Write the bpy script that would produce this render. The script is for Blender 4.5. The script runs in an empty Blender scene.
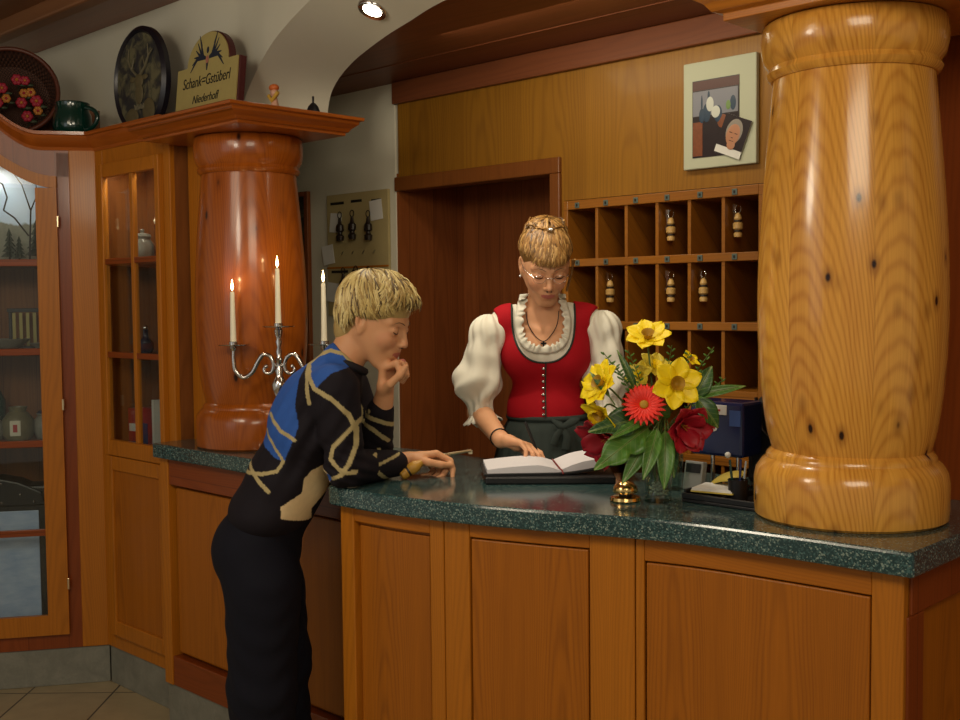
import bpy, math, random
import numpy as np
from mathutils import Vector, Matrix, Euler
random.seed(7)
SC = bpy.context.scene
C = SC.collection
PI = math.pi
# ---------------------------------------------------------------- camera
F_PX, EYE, PITCH, ROLL = 1109.0, 1.5, math.atan(60/1109.0), -0.010
cam = bpy.data.cameras.new('camera'); camo = bpy.data.objects.new('camera', cam); C.objects.link(camo)
cam.sensor_width = 36.0; cam.lens = 36.0*F_PX/960.0; cam.clip_start = 0.05
CAMR = Matrix.Rotation(PI/2-PITCH, 3, 'X') @ Matrix.Rotation(ROLL, 3, 'Z')
camo.matrix_world = Matrix.Translation((0, 0, EYE)) @ CAMR.to_4x4()
SC.camera = camo
# ---------------------------------------------------------------- world, lights, exposure
SC.view_settings.view_transform = 'Standard'; SC.view_settings.look = 'None'
SC.view_settings.gamma = 1.0; SC.view_settings.use_curve_mapping = False
SC.view_settings.exposure = 0.0
wd = bpy.data.worlds.new('world'); SC.world = wd; wd.use_nodes = True
wd.node_tree.nodes['Background'].inputs[0].default_value = (0.86, 0.76, 0.60, 1)
wd.node_tree.nodes['Background'].inputs[1].default_value = 0.36
AX = math.atan2(.697, .717); CU, SU = math.cos(AX), math.sin(AX)
def W(s, t, z=0.0): return Vector((s*CU+t*SU, -s*SU+t*CU, z))
def area(name, loc, aim, size, power, col, sy=None):
    l = bpy.data.lights.new(name, 'AREA'); l.energy = power; l.color = col; l.size = size
    if sy: l.shape = 'RECTANGLE'; l.size_y = sy
    o = bpy.data.objects.new(name, l); C.objects.link(o); o.location = loc
    o.rotation_euler = (Vector(aim)-Vector(loc)).to_track_quat('-Z', 'Y').to_euler()
    o['kind'] = 'structure'
    return o
def spot(name, loc, aim, power, col, ang=80, blend=.6, r=.03):
    l = bpy.data.lights.new(name, 'SPOT'); l.energy = power; l.color = col; l.spot_size = math.radians(ang)
    l.spot_blend = blend; l.shadow_soft_size = r
    o = bpy.data.objects.new(name, l); C.objects.link(o); o.location = loc
    o.rotation_euler = (Vector(aim)-Vector(loc)).to_track_quat('-Z', 'Y').to_euler()
    return o
area('room_fill_light', (0.3, 0.2, 2.62), (0.1, 1.9, 0.9), 1.1, 40, (1.0, .86, .64))  # unseen overhead fill, added to light the room from the viewer's side
area('hall_fill_light', (-1.7, 1.5, 2.62), (-1.5, 3.6, 1.0), 0.9, 14, (1.0, .84, .62))  # unseen fill added to brighten the cabinet side of the hall
area('window_light', (-3.2, 0.2, 1.9), (-0.6, 3.2, 1.2), 1.4, 5, (.85, .90, 1.0))
area('alcove_fill_light', W(-2.0, 2.45, 2.32), W(-2.0, 2.93, 1.5), 1.2, 4.2, (1.0, .86, .60), .15)  # unseen strip added to light the back wall from above
def bulb(name, loc, power, col, r):
    l = bpy.data.lights.new(name, 'POINT'); l.energy = power; l.color = col; l.shadow_soft_size = r
    o = bpy.data.objects.new(name, l); C.objects.link(o); o.location = loc; return o
bulb('hall_wall_fill_light', (-1.25, 1.7, 2.15), 22, (1.0, .88, .68), .16)  # unseen point fill added to light wall and soffit evenly, no real pendant
spot('arch_spot_light', W(-2.60, 2.24, 2.33), W(-2.5, 2.25, 1.0), 12, (1.0, .88, .68), 100, .9)
spot('flower_spot_light', W(-1.75, 2.05, 2.33), W(-1.65, 2.25, 1.0), 14, (1.0, .90, .72), 80, .9)
spot('desk_spot_light', W(-2.15, 2.1, 2.33), W(-2.25, 2.6, 1.2), 18, (1.0, .88, .68), 80, .9)

# ---------------------------------------------------------------- pixel -> point at a chosen depth
def ray(x, y): return CAMR @ Vector(((x-480)/F_PX, -(y-360)/F_PX, -1.0))
def at(x, y, Y):
    d = ray(x, y); return Vector((0, 0, EYE)) + d*(Y/d.y)
def onz(x, y, z):
    d = ray(x, y); return Vector((0, 0, EYE)) + d*((z-EYE)/d.z)

# ---------------------------------------------------------------- materials
def lin(c):
    if isinstance(c, str):
        c = c.lstrip('#'); c = [int(c[i:i+2], 16)/255 for i in (0, 2, 4)]
        c = [v/12.92 if v <= .04045 else ((v+.055)/1.055)**2.4 for v in c]
    return (c[0], c[1], c[2], 1.0)
class NT:
    def __init__(s, name):
        s.m = bpy.data.materials.new(name); s.m.use_nodes = True; s.t = s.m.node_tree
        s.b = s.t.nodes['Principled BSDF']; s.o = s.t.nodes['Material Output']
    def n(s, typ, **kw):
        nd = s.t.nodes.new(typ)
        for k, v in kw.items(): setattr(nd, k, v)
        return nd
    def put(s, sock, v):
        if hasattr(v, 'is_output') or isinstance(v, bpy.types.NodeSocket): s.t.links.new(v, sock)
        else: sock.default_value = v
    def math(s, op, a, b=0.0, c=0.0, clamp=False):
        nd = s.n('ShaderNodeMath', operation=op, use_clamp=clamp)
        s.put(nd.inputs[0], a); s.put(nd.inputs[1], b); s.put(nd.inputs[2], c); return nd.outputs[0]
    def xyz(s, x, y, z):
        nd = s.n('ShaderNodeCombineXYZ'); s.put(nd.inputs[0], x); s.put(nd.inputs[1], y); s.put(nd.inputs[2], z); return nd.outputs[0]
    def mix(s, f, a, b, bt='MIX'):
        nd = s.n('ShaderNodeMix', data_type='RGBA', blend_type=bt)
        s.put(nd.inputs[0], f); s.put(nd.inputs[6], a); s.put(nd.inputs[7], b); return nd.outputs[2]
    def noise(s, v, scale=5, detail=2, rough=.5, dist=0):
        nd = s.n('ShaderNodeTexNoise'); s.put(nd.inputs['Vector'], v); nd.inputs['Scale'].default_value = scale
        nd.inputs['Detail'].default_value = detail; nd.inputs['Roughness'].default_value = rough; nd.inputs['Distortion'].default_value = dist
        return nd.outputs[0]
    def wn(s, v):
        nd = s.n('ShaderNodeTexWhiteNoise', noise_dimensions='1D'); s.put(nd.inputs['W'], v); return nd.outputs[0]
    def ss(s, v, a, b, lo=0, hi=1):
        nd = s.n('ShaderNodeMapRange', interpolation_type='SMOOTHSTEP')
        s.put(nd.inputs[0], v); nd.inputs[1].default_value = a; nd.inputs[2].default_value = b
        nd.inputs[3].default_value = lo; nd.inputs[4].default_value = hi; return nd.outputs[0]
    def obj(s):
        return s.n('ShaderNodeTexCoord').outputs['Object']
    def sep(s, v):
        nd = s.n('ShaderNodeSeparateXYZ'); s.put(nd.inputs[0], v); return nd.outputs
    def bump(s, h, st=.2, d=.01):
        nd = s.n('ShaderNodeBump'); s.put(nd.inputs['Height'], h); nd.inputs['Strength'].default_value = st
        nd.inputs['Distance'].default_value = d; s.t.links.new(nd.outputs[0], s.b.inputs['Normal'])
    def fin(s, col, rough=.5, metal=0, coat=0, spec=.5):
        s.put(s.b.inputs['Base Color'], col); s.put(s.b.inputs['Roughness'], rough)
        s.b.inputs['Metallic'].default_value = metal; s.b.inputs['Coat Weight'].default_value = coat
        s.b.inputs['Coat Roughness'].default_value = .12; s.b.inputs['Specular IOR Level'].default_value = spec
        return s.m
def plain(name, col, rough=.5, metal=0, coat=0, var=0.0, vs=40, spec=.5):
    t = NT(name); col = lin(col)
    if var:
        n = t.noise(t.obj(), vs, 3)
        c2 = tuple(v*(1-var) for v in col[:3])+(1,)
        return t.fin(t.mix(n, c2, col), rough, metal, coat, spec)
    return t.fin(col, rough, metal, coat, spec)
def wood(name, light, dark, mode='v', plank=.11, rough=.32, coat=.25, knots=.0, rings=13, curv=1500, contrast=.5, tone=.35, knotcol='#2a1006', seam=.5, spec=.3):
    t = NT(name); X, Y, Z = t.sep(t.obj())
    if mode == 'ang':
        U = t.math('MULTIPLY', t.math('ARCTAN2', Y, X), .19); V = Z
    elif mode == 'h': U = t.math('ADD', Z, t.math('MULTIPLY', Y, .9)); V = X
    elif mode == 'hy': U = t.math('ADD', Z, t.math('MULTIPLY', X, .9)); V = Y
    elif mode == 'top': U = Y; V = X
    else: U = t.math('ADD', X, t.math('MULTIPLY', Y, .9)); V = Z
    q = t.math('DIVIDE', U, plank); k = t.math('FLOOR', q)
    u = t.math('MULTIPLY', t.math('SUBTRACT', t.math('SUBTRACT', q, k), .5), plank)
    r1 = t.wn(k); r2 = t.wn(t.math('ADD', k, 31.7))
    u2 = t.math('ADD', u, t.math('MULTIPLY', t.math('SUBTRACT', r2, .5), plank*.7))
    v = t.math('ADD', V, t.math('MULTIPLY', r1, 9.0))
    wob = t.noise(t.xyz(t.math('MULTIPLY', u2, 9), t.math('MULTIPLY', v, 1.7), t.math('MULTIPLY', k, 3.1)), 1.0, 2)
    f = t.math('ADD', t.math('MULTIPLY', v, rings*.35), t.math('MULTIPLY', t.math('MULTIPLY', u2, u2), curv))
    f = t.math('ADD', f, t.math('MULTIPLY', wob, 4.0))
    band = t.math('SINE', t.math('MULTIPLY', f, 2*PI))
    band = t.math('POWER', t.math('MULTIPLY_ADD', band, .5, .5), 2.2)
    fib = t.noise(t.xyz(t.math('MULTIPLY', U, 230), t.math('MULTIPLY', V, 5), k), 1.0, 3, .6)
    med = t.noise(t.xyz(t.math('MULTIPLY', U, 40), t.math('MULTIPLY', V, .9), k), 1.0, 2, .5)
    a = t.math('MULTIPLY', band, .42*contrast)
    a = t.math('ADD', a, t.math('MULTIPLY', t.math('SUBTRACT', fib, .35), .9*contrast))
    a = t.math('ADD', a, t.math('MULTIPLY', t.math('SUBTRACT', med, .4), .8*contrast))
    a = t.math('ADD', a, t.math('MULTIPLY', r2, tone), clamp=True)
    col = t.mix(a, lin(light), lin(dark))
    if knots:
        vo = t.n('ShaderNodeTexVoronoi'); t.put(vo.inputs['Vector'], t.xyz(t.math('MULTIPLY', U, 8), t.math('MULTIPLY', V, 4.2), 1.3)); vo.inputs['Scale'].default_value = knots
        d = vo.outputs['Distance']
        kn = t.ss(d, .05, .115, 1, 0); halo = t.ss(d, .06, .30, .5, 0)
        col = t.mix(halo, col, lin('#6b2f0c')); col = t.mix(kn, col, lin(knotcol))
    e = t.math('ABSOLUTE', u); sm = t.ss(e, plank/2-.0022, plank/2-.0006, 0, seam)
    col = t.mix(sm, col, lin('#3a1808'))
    t.bump(t.math('SUBTRACT', 1, t.math('ADD', t.math('MULTIPLY', fib, .3), sm)), .06, .004)
    return t.fin(col, rough, 0, coat, spec)
M = {}
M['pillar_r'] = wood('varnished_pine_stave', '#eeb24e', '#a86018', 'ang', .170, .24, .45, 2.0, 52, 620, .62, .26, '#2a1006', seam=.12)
M['pillar_l'] = wood('varnished_stave_candle_tint', '#b2601a', '#6a2c08', 'ang', .170, .28, .4, 1.4, 30, 620, .5, .3, seam=.12)  # candle reflection and lamp warmth put into the wood colour as red
M['panel'] = wood('larch_panel', '#ae6612', '#6e3a0a', 'v', .27, .42, .10, 0, 14, 900, .6, .12, seam=0)
M['panel_h'] = wood('larch_rail', '#ae6612', '#6e3a0a', 'h', .25, .42, .10, 0, 12, 500, .4, .1, seam=0)
M['stile'] = wood('larch_stile', '#b87018', '#78440c', 'v', .24, .42, .10, 0, 12, 500, .45, .1, seam=0)
M['red'] = wood('red_larch', '#8a4216', '#5a2408', 'v', .15, .36, .2, 0, 9, 900, .4, .2)
M['red_h'] = wood('red_larch_rail', '#8a4216', '#5a2408', 'h', .15, .36, .2, 0, 9, 900, .4, .2)
M['crown'] = wood('crown_moulding_wood', '#a85818', '#70340c', 'h', .2, .3, .35, 0, 9, 700, .5, .2)
M['crown_y'] = wood('crown_moulding_wood_side', '#a85818', '#70340c', 'hy', .2, .3, .35, 0, 9, 700, .5, .2)
M['doortrim'] = wood('door_trim_wood', '#7c481c', '#52290e', 'v', .2, .42, .1, 0, 9, 500, .4, .2, seam=0)
M['capr'] = wood('cap_moulding_wood', '#c67c28', '#8a4a12', 'h', .2, .3, .35, 0, 9, 700, .5, .2)
M['wall'] = wood('back_wall_veneer', '#9c6c1c', '#6a4210', 'v', .29, .45, .08, 0, 8, 350, .5, .45, seam=.12)
M['recess'] = wood('dark_door_wood', '#96552a', '#653416', 'v', .12, .45, .1, 0, 8, 700, .5, .4)
M['ceil'] = wood('dark_ceiling_wood', '#7a4426', '#50281a', 'h', .22, .5, .1, 0, 5, 300, .4, .3)
M['roomceil'] = wood('brown_ceiling_board', '#8a5c3a', '#5e3c28', 'h', .3, .5, .1, 0, 5, 300, .4, .3)
M['cabin'] = wood('cabinet_interior', '#8a5426', '#5a3216', 'v', .13, .5, .0, 0, 8, 700, .5, .3)
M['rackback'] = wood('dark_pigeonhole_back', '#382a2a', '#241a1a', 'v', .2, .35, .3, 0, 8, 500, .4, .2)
M['rackwood'] = wood('pigeonhole_wood', '#9a611c', '#683a10', 'h', .2, .4, .15, 0, 9, 700, .4, .2)
def m_plaster():
    t = NT('white_plaster'); v = t.obj(); n = t.noise(v, 3, 3); n2 = t.noise(v, 90, 3)
    t.bump(n2, .12, .003); return t.fin(t.mix(n, lin('#cfccb8'), lin('#dad7c6')), .85)
M['plaster'] = m_plaster()
def m_granite():
    t = NT('green_granite'); v = t.obj()
    a = t.n('ShaderNodeTexVoronoi'); t.put(a.inputs['Vector'], v); a.inputs['Scale'].default_value = 330
    b = t.noise(v, 420, 2, .6); r = t.ss(t.sep(a.outputs['Color'])[0], .55, .95)
    r2 = t.ss(t.sep(a.outputs['Color'])[1], .84, .95)
    c = t.mix(b, lin('#10262a'), lin('#2c4c4e')); c = t.mix(t.math('MULTIPLY', r, .55), c, lin('#567c7c'))
    c = t.mix(t.math('MULTIPLY', r2, .7), c, lin('#93a59a'))
    return t.fin(c, .14, 0, .3)
M['granite'] = m_granite()
def m_floor():
    t = NT('stone_floor_tile'); X, Y, Z = t.sep(t.obj())
    def g(v, o):
        q = t.math('DIVIDE', t.math('ADD', v, o), .33); fr = t.math('SUBTRACT', q, t.math('FLOOR', q))
        return t.ss(t.math('ABSOLUTE', t.math('SUBTRACT', fr, .5)), .485, .495), t.math('FLOOR', q)
    gx, kx = g(X, 1.76-.33*9+.33*20); gy, ky = g(Y, .08)
    r = t.wn(t.math('ADD', kx, t.math('MULTIPLY', ky, 17.3)))
    n = t.noise(t.obj(), 9, 5, .6)
    c = t.mix(n, lin('#8f8162'), lin('#c2b188')); c = t.mix(t.math('MULTIPLY', r, .3), c, lin('#6c6656'))
    gr = t.math('MAXIMUM', gx, gy); c = t.mix(gr, c, lin('#3c372e')); t.bump(t.math('SUBTRACT', 1, gr), .3, .003)
    return t.fin(c, .35)
M['floor'] = m_floor()
def m_skirt():
    t = NT('grey_stone_plinth'); n = t.noise(t.obj(), 14, 6, .65, .6); n2 = t.noise(t.obj(), 120, 2)
    c = t.mix(n, lin('#5a5b53'), lin('#a09f90')); return t.fin(t.mix(t.math('MULTIPLY', n2, .4), c, lin('#585a50')), .45)
M['skirting'] = m_skirt()
def m_glass(name, col=(1, 1, 1, 1), rough=0.0, thin=True):
    t = NT(name); t.t.nodes.remove(t.b)
    gl = t.n('ShaderNodeBsdfGlossy'); gl.inputs['Roughness'].default_value = .02+rough
    tr = t.n('ShaderNodeBsdfTransparent'); tr.inputs[0].default_value = col
    lw = t.n('ShaderNodeLayerWeight'); lw.inputs[0].default_value = .5; fq = t.math('POWER', lw.outputs['Facing'], 4.0); fr = t.math('MULTIPLY_ADD', fq, .85, .04)
    mx = t.n('ShaderNodeMixShader'); t.t.links.new(fr, mx.inputs[0]); t.t.links.new(tr.outputs[0], mx.inputs[1]); t.t.links.new(gl.outputs[0], mx.inputs[2])
    t.t.links.new(mx.outputs[0], t.o.inputs[0]); return t.m
M['glass'] = m_glass('window_glass', (.93, .96, .95, 1))
M['vase'] = m_glass('clear_vase_glass', (.80, .88, .84, 1))
M['silver'] = plain('polished_silver', (.62, .60, .58), .16, 1)
M['chrome'] = plain('chrome', (.75, .76, .78), .12, 1)
M['brass'] = plain('polished_brass', (.80, .56, .22), .18, 1)
M['iron'] = plain('dark_iron', '#2c2a2c', .4, .7)
M['wax'] = plain('ivory_wax', '#efe9cf', .45)
M['black'] = plain('black_plastic', '#0e0e12', .4)
M['ink'] = plain('black_ink', '#16130f', .6)
M['white'] = plain('white_paper', '#dcdcd8', .7)
M['cream'] = plain('cream_mat_board', '#b9bda6', .7)
M['gold'] = plain('brass_hinge', (.75, .62, .40), .3, 1)
def emis(name, col, st):
    t = NT(name); t.b.inputs['Emission Color'].default_value = lin(col); t.b.inputs['Emission Strength'].default_value = st
    return t.fin(lin(col), .5)
M['flame'] = emis('candle_flame', '#ffd790', 14)
M['lamp'] = emis('spot_lamp_face', '#fff4dc', 12)

# ---------------------------------------------------------------- mesh builder
class MB:
    def __init__(s): s.v = []; s.f = []; s.mi = []; s.cur = 0
    def add(s, vs, fs):
        b = len(s.v); s.v += [tuple(p) for p in vs]; s.f += [tuple(b+i for i in f) for f in fs]; s.mi += [s.cur]*len(fs); return s
    def box(s, x0, x1, y0, y1, z0, z1):
        return s.add([(x0, y0, z0), (x1, y0, z0), (x1, y1, z0), (x0, y1, z0), (x0, y0, z1), (x1, y0, z1), (x1, y1, z1), (x0, y1, z1)],
                     [(0, 3, 2, 1), (4, 5, 6, 7), (0, 1, 5, 4), (1, 2, 6, 5), (2, 3, 7, 6), (3, 0, 4, 7)])
    def prism(s, poly, z0, z1):
        n = len(poly); vs = [(x, y, z0) for x, y in poly]+[(x, y, z1) for x, y in poly]
        fs = [tuple(range(n-1, -1, -1)), tuple(range(n, 2*n))]+[(i, (i+1) % n, n+(i+1) % n, n+i) for i in range(n)]
        return s.add(vs, fs)
    def prism_y(s, poly, y0, y1):          # outline in x,z extruded along y
        n = len(poly); vs = [(x, y0, z) for x, z in poly]+[(x, y1, z) for x, z in poly]
        fs = [tuple(range(n)), tuple(range(2*n-1, n-1, -1))]+[((i+1) % n, i, n+i, n+(i+1) % n) for i in range(n)]
        return s.add(vs, fs)
    def lathe(s, prof, n=32, c=(0, 0, 0), ax=None):
        vs = []; fs = []; m = len(prof)
        R = Vector((0, 0, 1)).rotation_difference(Vector(ax)).to_matrix() if ax else None
        for r, z in prof:
            for i in range(n):
                a = 2*PI*i/n; p = Vector((max(r, 1e-5)*math.cos(a), max(r, 1e-5)*math.sin(a), z))
                if R: p = R @ p
                vs.append((p.x+c[0], p.y+c[1], p.z+c[2]))
        for j in range(m-1):
            for i in range(n):
                k = (i+1) % n; fs.append((j*n+i, j*n+k, (j+1)*n+k, (j+1)*n+i))
        fs.append(tuple(range(n-1, -1, -1))); fs.append(tuple((m-1)*n+i for i in range(n)))
        return s.add(vs, fs)
    def tube(s, pts, r, n=8, flat=1.0, up=(0, 0, 1)):
        pts = [Vector(p) for p in pts]; m = len(pts); vs = []; fs = []
        u0 = Vector(up)
        for i, p in enumerate(pts):
            t = (pts[min(i+1, m-1)]-pts[max(i-1, 0)]).normalized()
            a = u0-t*u0.dot(t)
            if a.length < 1e-4: a = Vector((1, 0, 0))-t*t.x
            a.normalize(); b = t.cross(a); u0 = a
            rr = r[i] if isinstance(r, (list, tuple)) else r
            for k in range(n):
                th = 2*PI*k/n; vs.append(p+a*(math.cos(th)*rr*flat)+b*(math.sin(th)*rr))
        for i in range(m-1):
            for k in range(n):
                l = (k+1) % n; fs.append((i*n+k, i*n+l, (i+1)*n+l, (i+1)*n+k))
        fs.append(tuple(range(n-1, -1, -1))); fs.append(tuple((m-1)*n+k for k in range(n)))
        return s.add(vs, fs)
    def ball(s, c, r, n=16, m=10, rot=None):
        r = r if isinstance(r, (tuple, list)) else (r, r, r); vs = []; fs = []
        for j in range(m+1):
            th = PI*j/m
            for i in range(n):
                a = 2*PI*i/n; p = Vector((max(math.sin(th), 1e-4)*math.cos(a)*r[0], max(math.sin(th), 1e-4)*math.sin(a)*r[1], math.cos(th)*r[2]))
                if rot: p = rot @ p
                vs.append(p+Vector(c))
        for j in range(m):
            for i in range(n): k = (i+1) % n; fs.append((j*n+i, (j+1)*n+i, (j+1)*n+k, j*n+k))
        return s.add(vs, fs)
def mkmesh(name, mb, off=(0, 0, 0)):
    me = bpy.data.meshes.new(name)
    v = mb.v
    if off != (0, 0, 0): v = [(a-off[0], b-off[1], c-off[2]) for a, b, c in v]
    me.from_pydata(v, [], mb.f)
    if any(mb.mi): me.polygons.foreach_set('material_index', mb.mi)
    return me
def obj(name, mb, mats, parent=None, loc=(0, 0, 0), rot=(0, 0, 0), bevel=0, smooth=0, off=(0, 0, 0), solid=0, sub=0):
    me = mkmesh(name, mb, off)
    for m in (mats if isinstance(mats, (list, tuple)) else [mats]): me.materials.append(M[m] if isinstance(m, str) else m)
    o = bpy.data.objects.new(name, me); C.objects.link(o); o.location = loc; o.rotation_euler = rot
    if parent: o.parent = parent
    if smooth:
        me.shade_smooth(); me.set_sharp_from_angle(angle=math.radians(smooth))
    if solid:
        md = o.modifiers.new('thickness', 'SOLIDIFY'); md.thickness = solid; md.offset = 0
    if sub:
        md = o.modifiers.new('sub', 'SUBSURF'); md.levels = sub; md.render_levels = sub
    if bevel:
        md = o.modifiers.new('bevel', 'BEVEL'); md.width = bevel; md.segments = 2; md.limit_method = 'ANGLE'; md.angle_limit = .6
    return o
def tag(o, label=None, cat=None, group=None, kind=None):
    if label: o['label'] = label
    if cat: o['category'] = cat
    if group: o['group'] = group
    if kind: o['kind'] = kind
    return o
def thing(name, label, cat, loc=(0, 0, 0), rz=0.0, group=None):
    o = bpy.data.objects.new(name, None); C.objects.link(o); o.location = loc; o.rotation_euler = (0, 0, rz); o.empty_display_size = .05
    return tag(o, label, cat, group)
def dup(root, loc=None, rot=None, label=None):
    r = root.copy(); C.objects.link(r)
    if loc is not None: r.location = loc
    if rot is not None: r.rotation_euler = rot
    if label: r['label'] = label
    for ch in list(root.children):
        c = ch.copy(); C.objects.link(c); c.parent = r
        for g in ch.children:
            d = g.copy(); C.objects.link(d); d.parent = c
    return r
RZ = -AX   # rotation of the building's own axes
# helper: boxes given in building axes (s,t,z); the object carries the rotation
def struct(name, mb, mat, **kw):
    o = obj(name, mb, mat, rot=kw.pop('rot', (0, 0, RZ)), **kw); return tag(o, kind='structure')
# ================================================================ THE ROOM (axes s,t,z)
struct('floor', MB().box(-3.6, 3.6, -2.5, 6.2, -.05, 0), 'floor', rot=(0, 0, 0))
SL = -3.29; TB = 2.935
# veneered back wall: above the pigeonholes and door, beside them
mb = MB(); mb.box(SL, .6, TB, TB+.6, 1.97, 2.60); mb.box(-2.49, -2.443, TB, TB+.6, 0, 1.97)
mb.box(-2.443, -1.67, TB, TB+.6, 1.835, 1.97); mb.box(-1.67, .6, TB, TB+.6, 0, 1.97); mb.box(-2.443, -1.67, TB+.30, TB+.6, 0, 1.835)
struct('wall_back', mb, 'wall')
# door recess
struct('wall_recess', MB().box(-3.4, -2.49, TB+.36, TB+.6, 0, 2.0).box(-3.35, -3.289, TB, TB+.36, 0, 2.0), 'recess')
struct('trim_1', MB().box(SL-.012, -2.455, TB-.014, TB+.05, 1.93, 1.985).box(-2.50, -2.455, TB-.014, TB+.05, 0, 1.93), 'doortrim', bevel=.004)
struct('trim_2', MB().box(SL-.012, .6, TB-.022, TB, 2.268, 2.352), 'ceil', bevel=.004)     # cornice board under alcove ceiling
# white part of the alcove's rear wall
struct('wall_left', MB().box(-4.8, SL-.012, TB-.004, TB+.2, 0, 2.36), 'plaster', bevel=.003)
# alcove ceiling
struct('trim_3', MB().box(-3.6, .6, 2.70, 2.708, 2.350, 2.3535), 'ceil', bevel=.003)
# right-hand wall panel behind the big pillar
struct('wall_right', MB().box(-1.16, .6, 2.70, 2.934, 0, 2.352), 'red')
# plaster wall with the arch: swept surface between the near and the far edge
AR = [  # s_far, t_far, z_far , s_near, t_near, z_near
 (-3.256, 2.56, 2.114, -3.47, 2.30, 2.114), (-3.252, 2.56, 2.193, -3.43, 2.30, 2.17), (-3.239, 2.56, 2.241, -3.385, 2.295, 2.235), (-3.202, 2.55, 2.275, -3.31, 2.285, 2.30),
 (-3.136, 2.53, 2.303, -3.22, 2.265, 2.350), (-3.025, 2.49, 2.325, -3.12, 2.245, 2.392), (-2.895, 2.44, 2.335, -3.0, 2.22, 2.425), (-2.712, 2.37, 2.342, -2.85, 2.18, 2.448), (-2.54, 2.31, 2.345, -2.66, 2.12, 2.455), (-2.26, 2.22, 2.348, -2.38, 2.01, 2.445), (-1.9, 2.20, 2.350, -1.9, 1.98, 2.43),
 (-1.6, 2.24, 2.350, -1.55, 2.02, 2.41), (-1.40, 2.27, 2.30, -1.35, 2.07, 2.34), (-1.30, 2.30, 2.20, -1.25, 2.1, 2.22), (-1.0, 2.30, 2.20, -1.0, 2.1, 2.22), (.6, 2.30, 2.20, .6, 2.1, 2.22)]
def cr(P, m=6):
    out = []
    for i in range(len(P)-1):
        p0, p1, p2, p3 = [np.array(P[max(0, min(len(P)-1, i+d))], float) for d in (-1, 0, 1, 2)]
        for k in range(m):
            u = k/m; out.append(.5*((2*p1)+(-p0+p2)*u+(2*p0-5*p1+4*p2-p3)*u*u+(-p0+3*p1-3*p2+p3)*u**3))
    out.append(np.array(P[-1], float)); return out
A2 = cr(AR, 6); mb = MB(); vs = []; n = len(A2)
for a in A2:
    vs += [(a[3], a[4], 2.72), (a[3], a[4], a[5]), (a[0], a[1], a[2]), (a[0], a[1], 2.72)]
fs = []
for i in range(n-1):
    for k in range(4): fs.append((i*4+k, i*4+(k+1) % 4, i*4+4+(k+1) % 4, i*4+4+k))
fs += [(0, 3, 2, 1), ((n-1)*4, (n-1)*4+1, (n-1)*4+2, (n-1)*4+3)]
mb.add(vs, fs)
struct('wall_arch', mb, 'plaster', smooth=50)
cp_ = [(a[0], a[1]+.003) for a in A2 if -3.18 < a[0] < -1.25]
struct('ceiling', MB().prism([(-4.8, 2.561), (-3.2, 2.561)]+cp_+[(-1.25, 2.33), (.6, 2.33), (.6, 3.6), (-4.8, 3.6)], 2.353, 2.40), 'ceil')
# plaster wall above the glazed cabinets
struct('wall_front', MB().box(-5.10, -3.455, 2.30, 2.56, 0, 2.72).box(-4.9, -4.8, 2.56, 3.2, 0, 2.72), 'plaster')
struct('wall_side', MB().box(-6.4, -.15, .945, 1.1, 0, 2.80), 'plaster', rot=(0, 0, math.atan2(.21, .978)), loc=(-1.48, 4.33, 0))
# room ceiling with its edge beam
struct('ceiling_room', MB().box(-5.7, 3, -1.6, 2.33, 2.685, 2.75), 'roomceil')
struct('trim_4', MB().box(-5.7, -3.7, 2.06, 2.30, 2.655, 2.69), 'red_h', bevel=.004)
struct('trim_5', MB().box(-5.7, -3.7, 1.98, 2.05, 2.62, 2.69), 'roomceil', bevel=.01)
# pilaster beside the pillar
struct('trim_6', MB().box(-3.528, -3.33, 2.14, 2.30, .0, 2.08), 'stile', bevel=.004)

# ================================================================ COUNTER
PATH = [(-2.34, 1.815), (-2.22, 1.818), (-2.1, 1.825), (-1.9, 1.862), (-1.72, 1.915), (-1.55, 1.975), (-1.42, 2.018), (-1.3, 2.042), (-1.1, 2.058), (-.866, 2.068)]
pp = np.array(cr(PATH, 8)); seg = np.r_[0, np.cumsum(np.hypot(*np.diff(pp, axis=0).T))]; LEN = seg[-1]
def pt(a, off):
    a = min(max(a, 0), LEN); p = np.array([np.interp(a, seg, pp[:, 0]), np.interp(a, seg, pp[:, 1])])
    q1 = np.array([np.interp(min(a+.02, LEN), seg, pp[:, i]) for i in (0, 1)]); q0 = np.array([np.interp(max(a-.02, 0), seg, pp[:, i]) for i in (0, 1)])
    d = (q1-q0)/np.linalg.norm(q1-q0); return p+np.array([-d[1], d[0]])*off
def arcbox(mb, a0, a1, o0, o1, z0, z1):
    n = max(2, int((a1-a0)/.03)); vs = []; fs = []
    for i in range(n+1):
        a = a0+(a1-a0)*i/n; p, q = pt(a, o0), pt(a, o1)
        vs += [(p[0], p[1], z0), (p[0], p[1], z1), (q[0], q[1], z1), (q[0], q[1], z0)]
    for i in range(n):
        for k in range(4): fs.append((i*4+k, i*4+(k+1) % 4, i*4+4+(k+1) % 4, i*4+4+k))
    fs += [(3, 2, 1, 0), (n*4, n*4+1, n*4+2, n*4+3)]
    return mb.add(vs, fs)
def s2a(s): return float(np.interp(s, pp[:, 0], seg))
CT = .96; rot = (0, 0, RZ)
g = 'reception desk cabinetry'
th = thing('reception_counter', 'curved panelled wooden reception counter front under the green granite top', 'counter', (0, 0, 0), RZ)
IN = .035
body = MB(); arcbox(body, 0.02, LEN-.03, IN+.022, IN+.05, 0, CT)
body.box(-2.30, -2.27, 1.90, 2.42, 0, CT)
obj('carcass', body, 'panel', th)
r = MB(); arcbox(r, s2a(-2.325), s2a(-2.272), IN-.001, IN+.03, .12, CT); obj('stile', r, 'stile', th, bevel=.003)
j1 = s2a(-1.955); j2 = s2a(-1.478)
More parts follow.
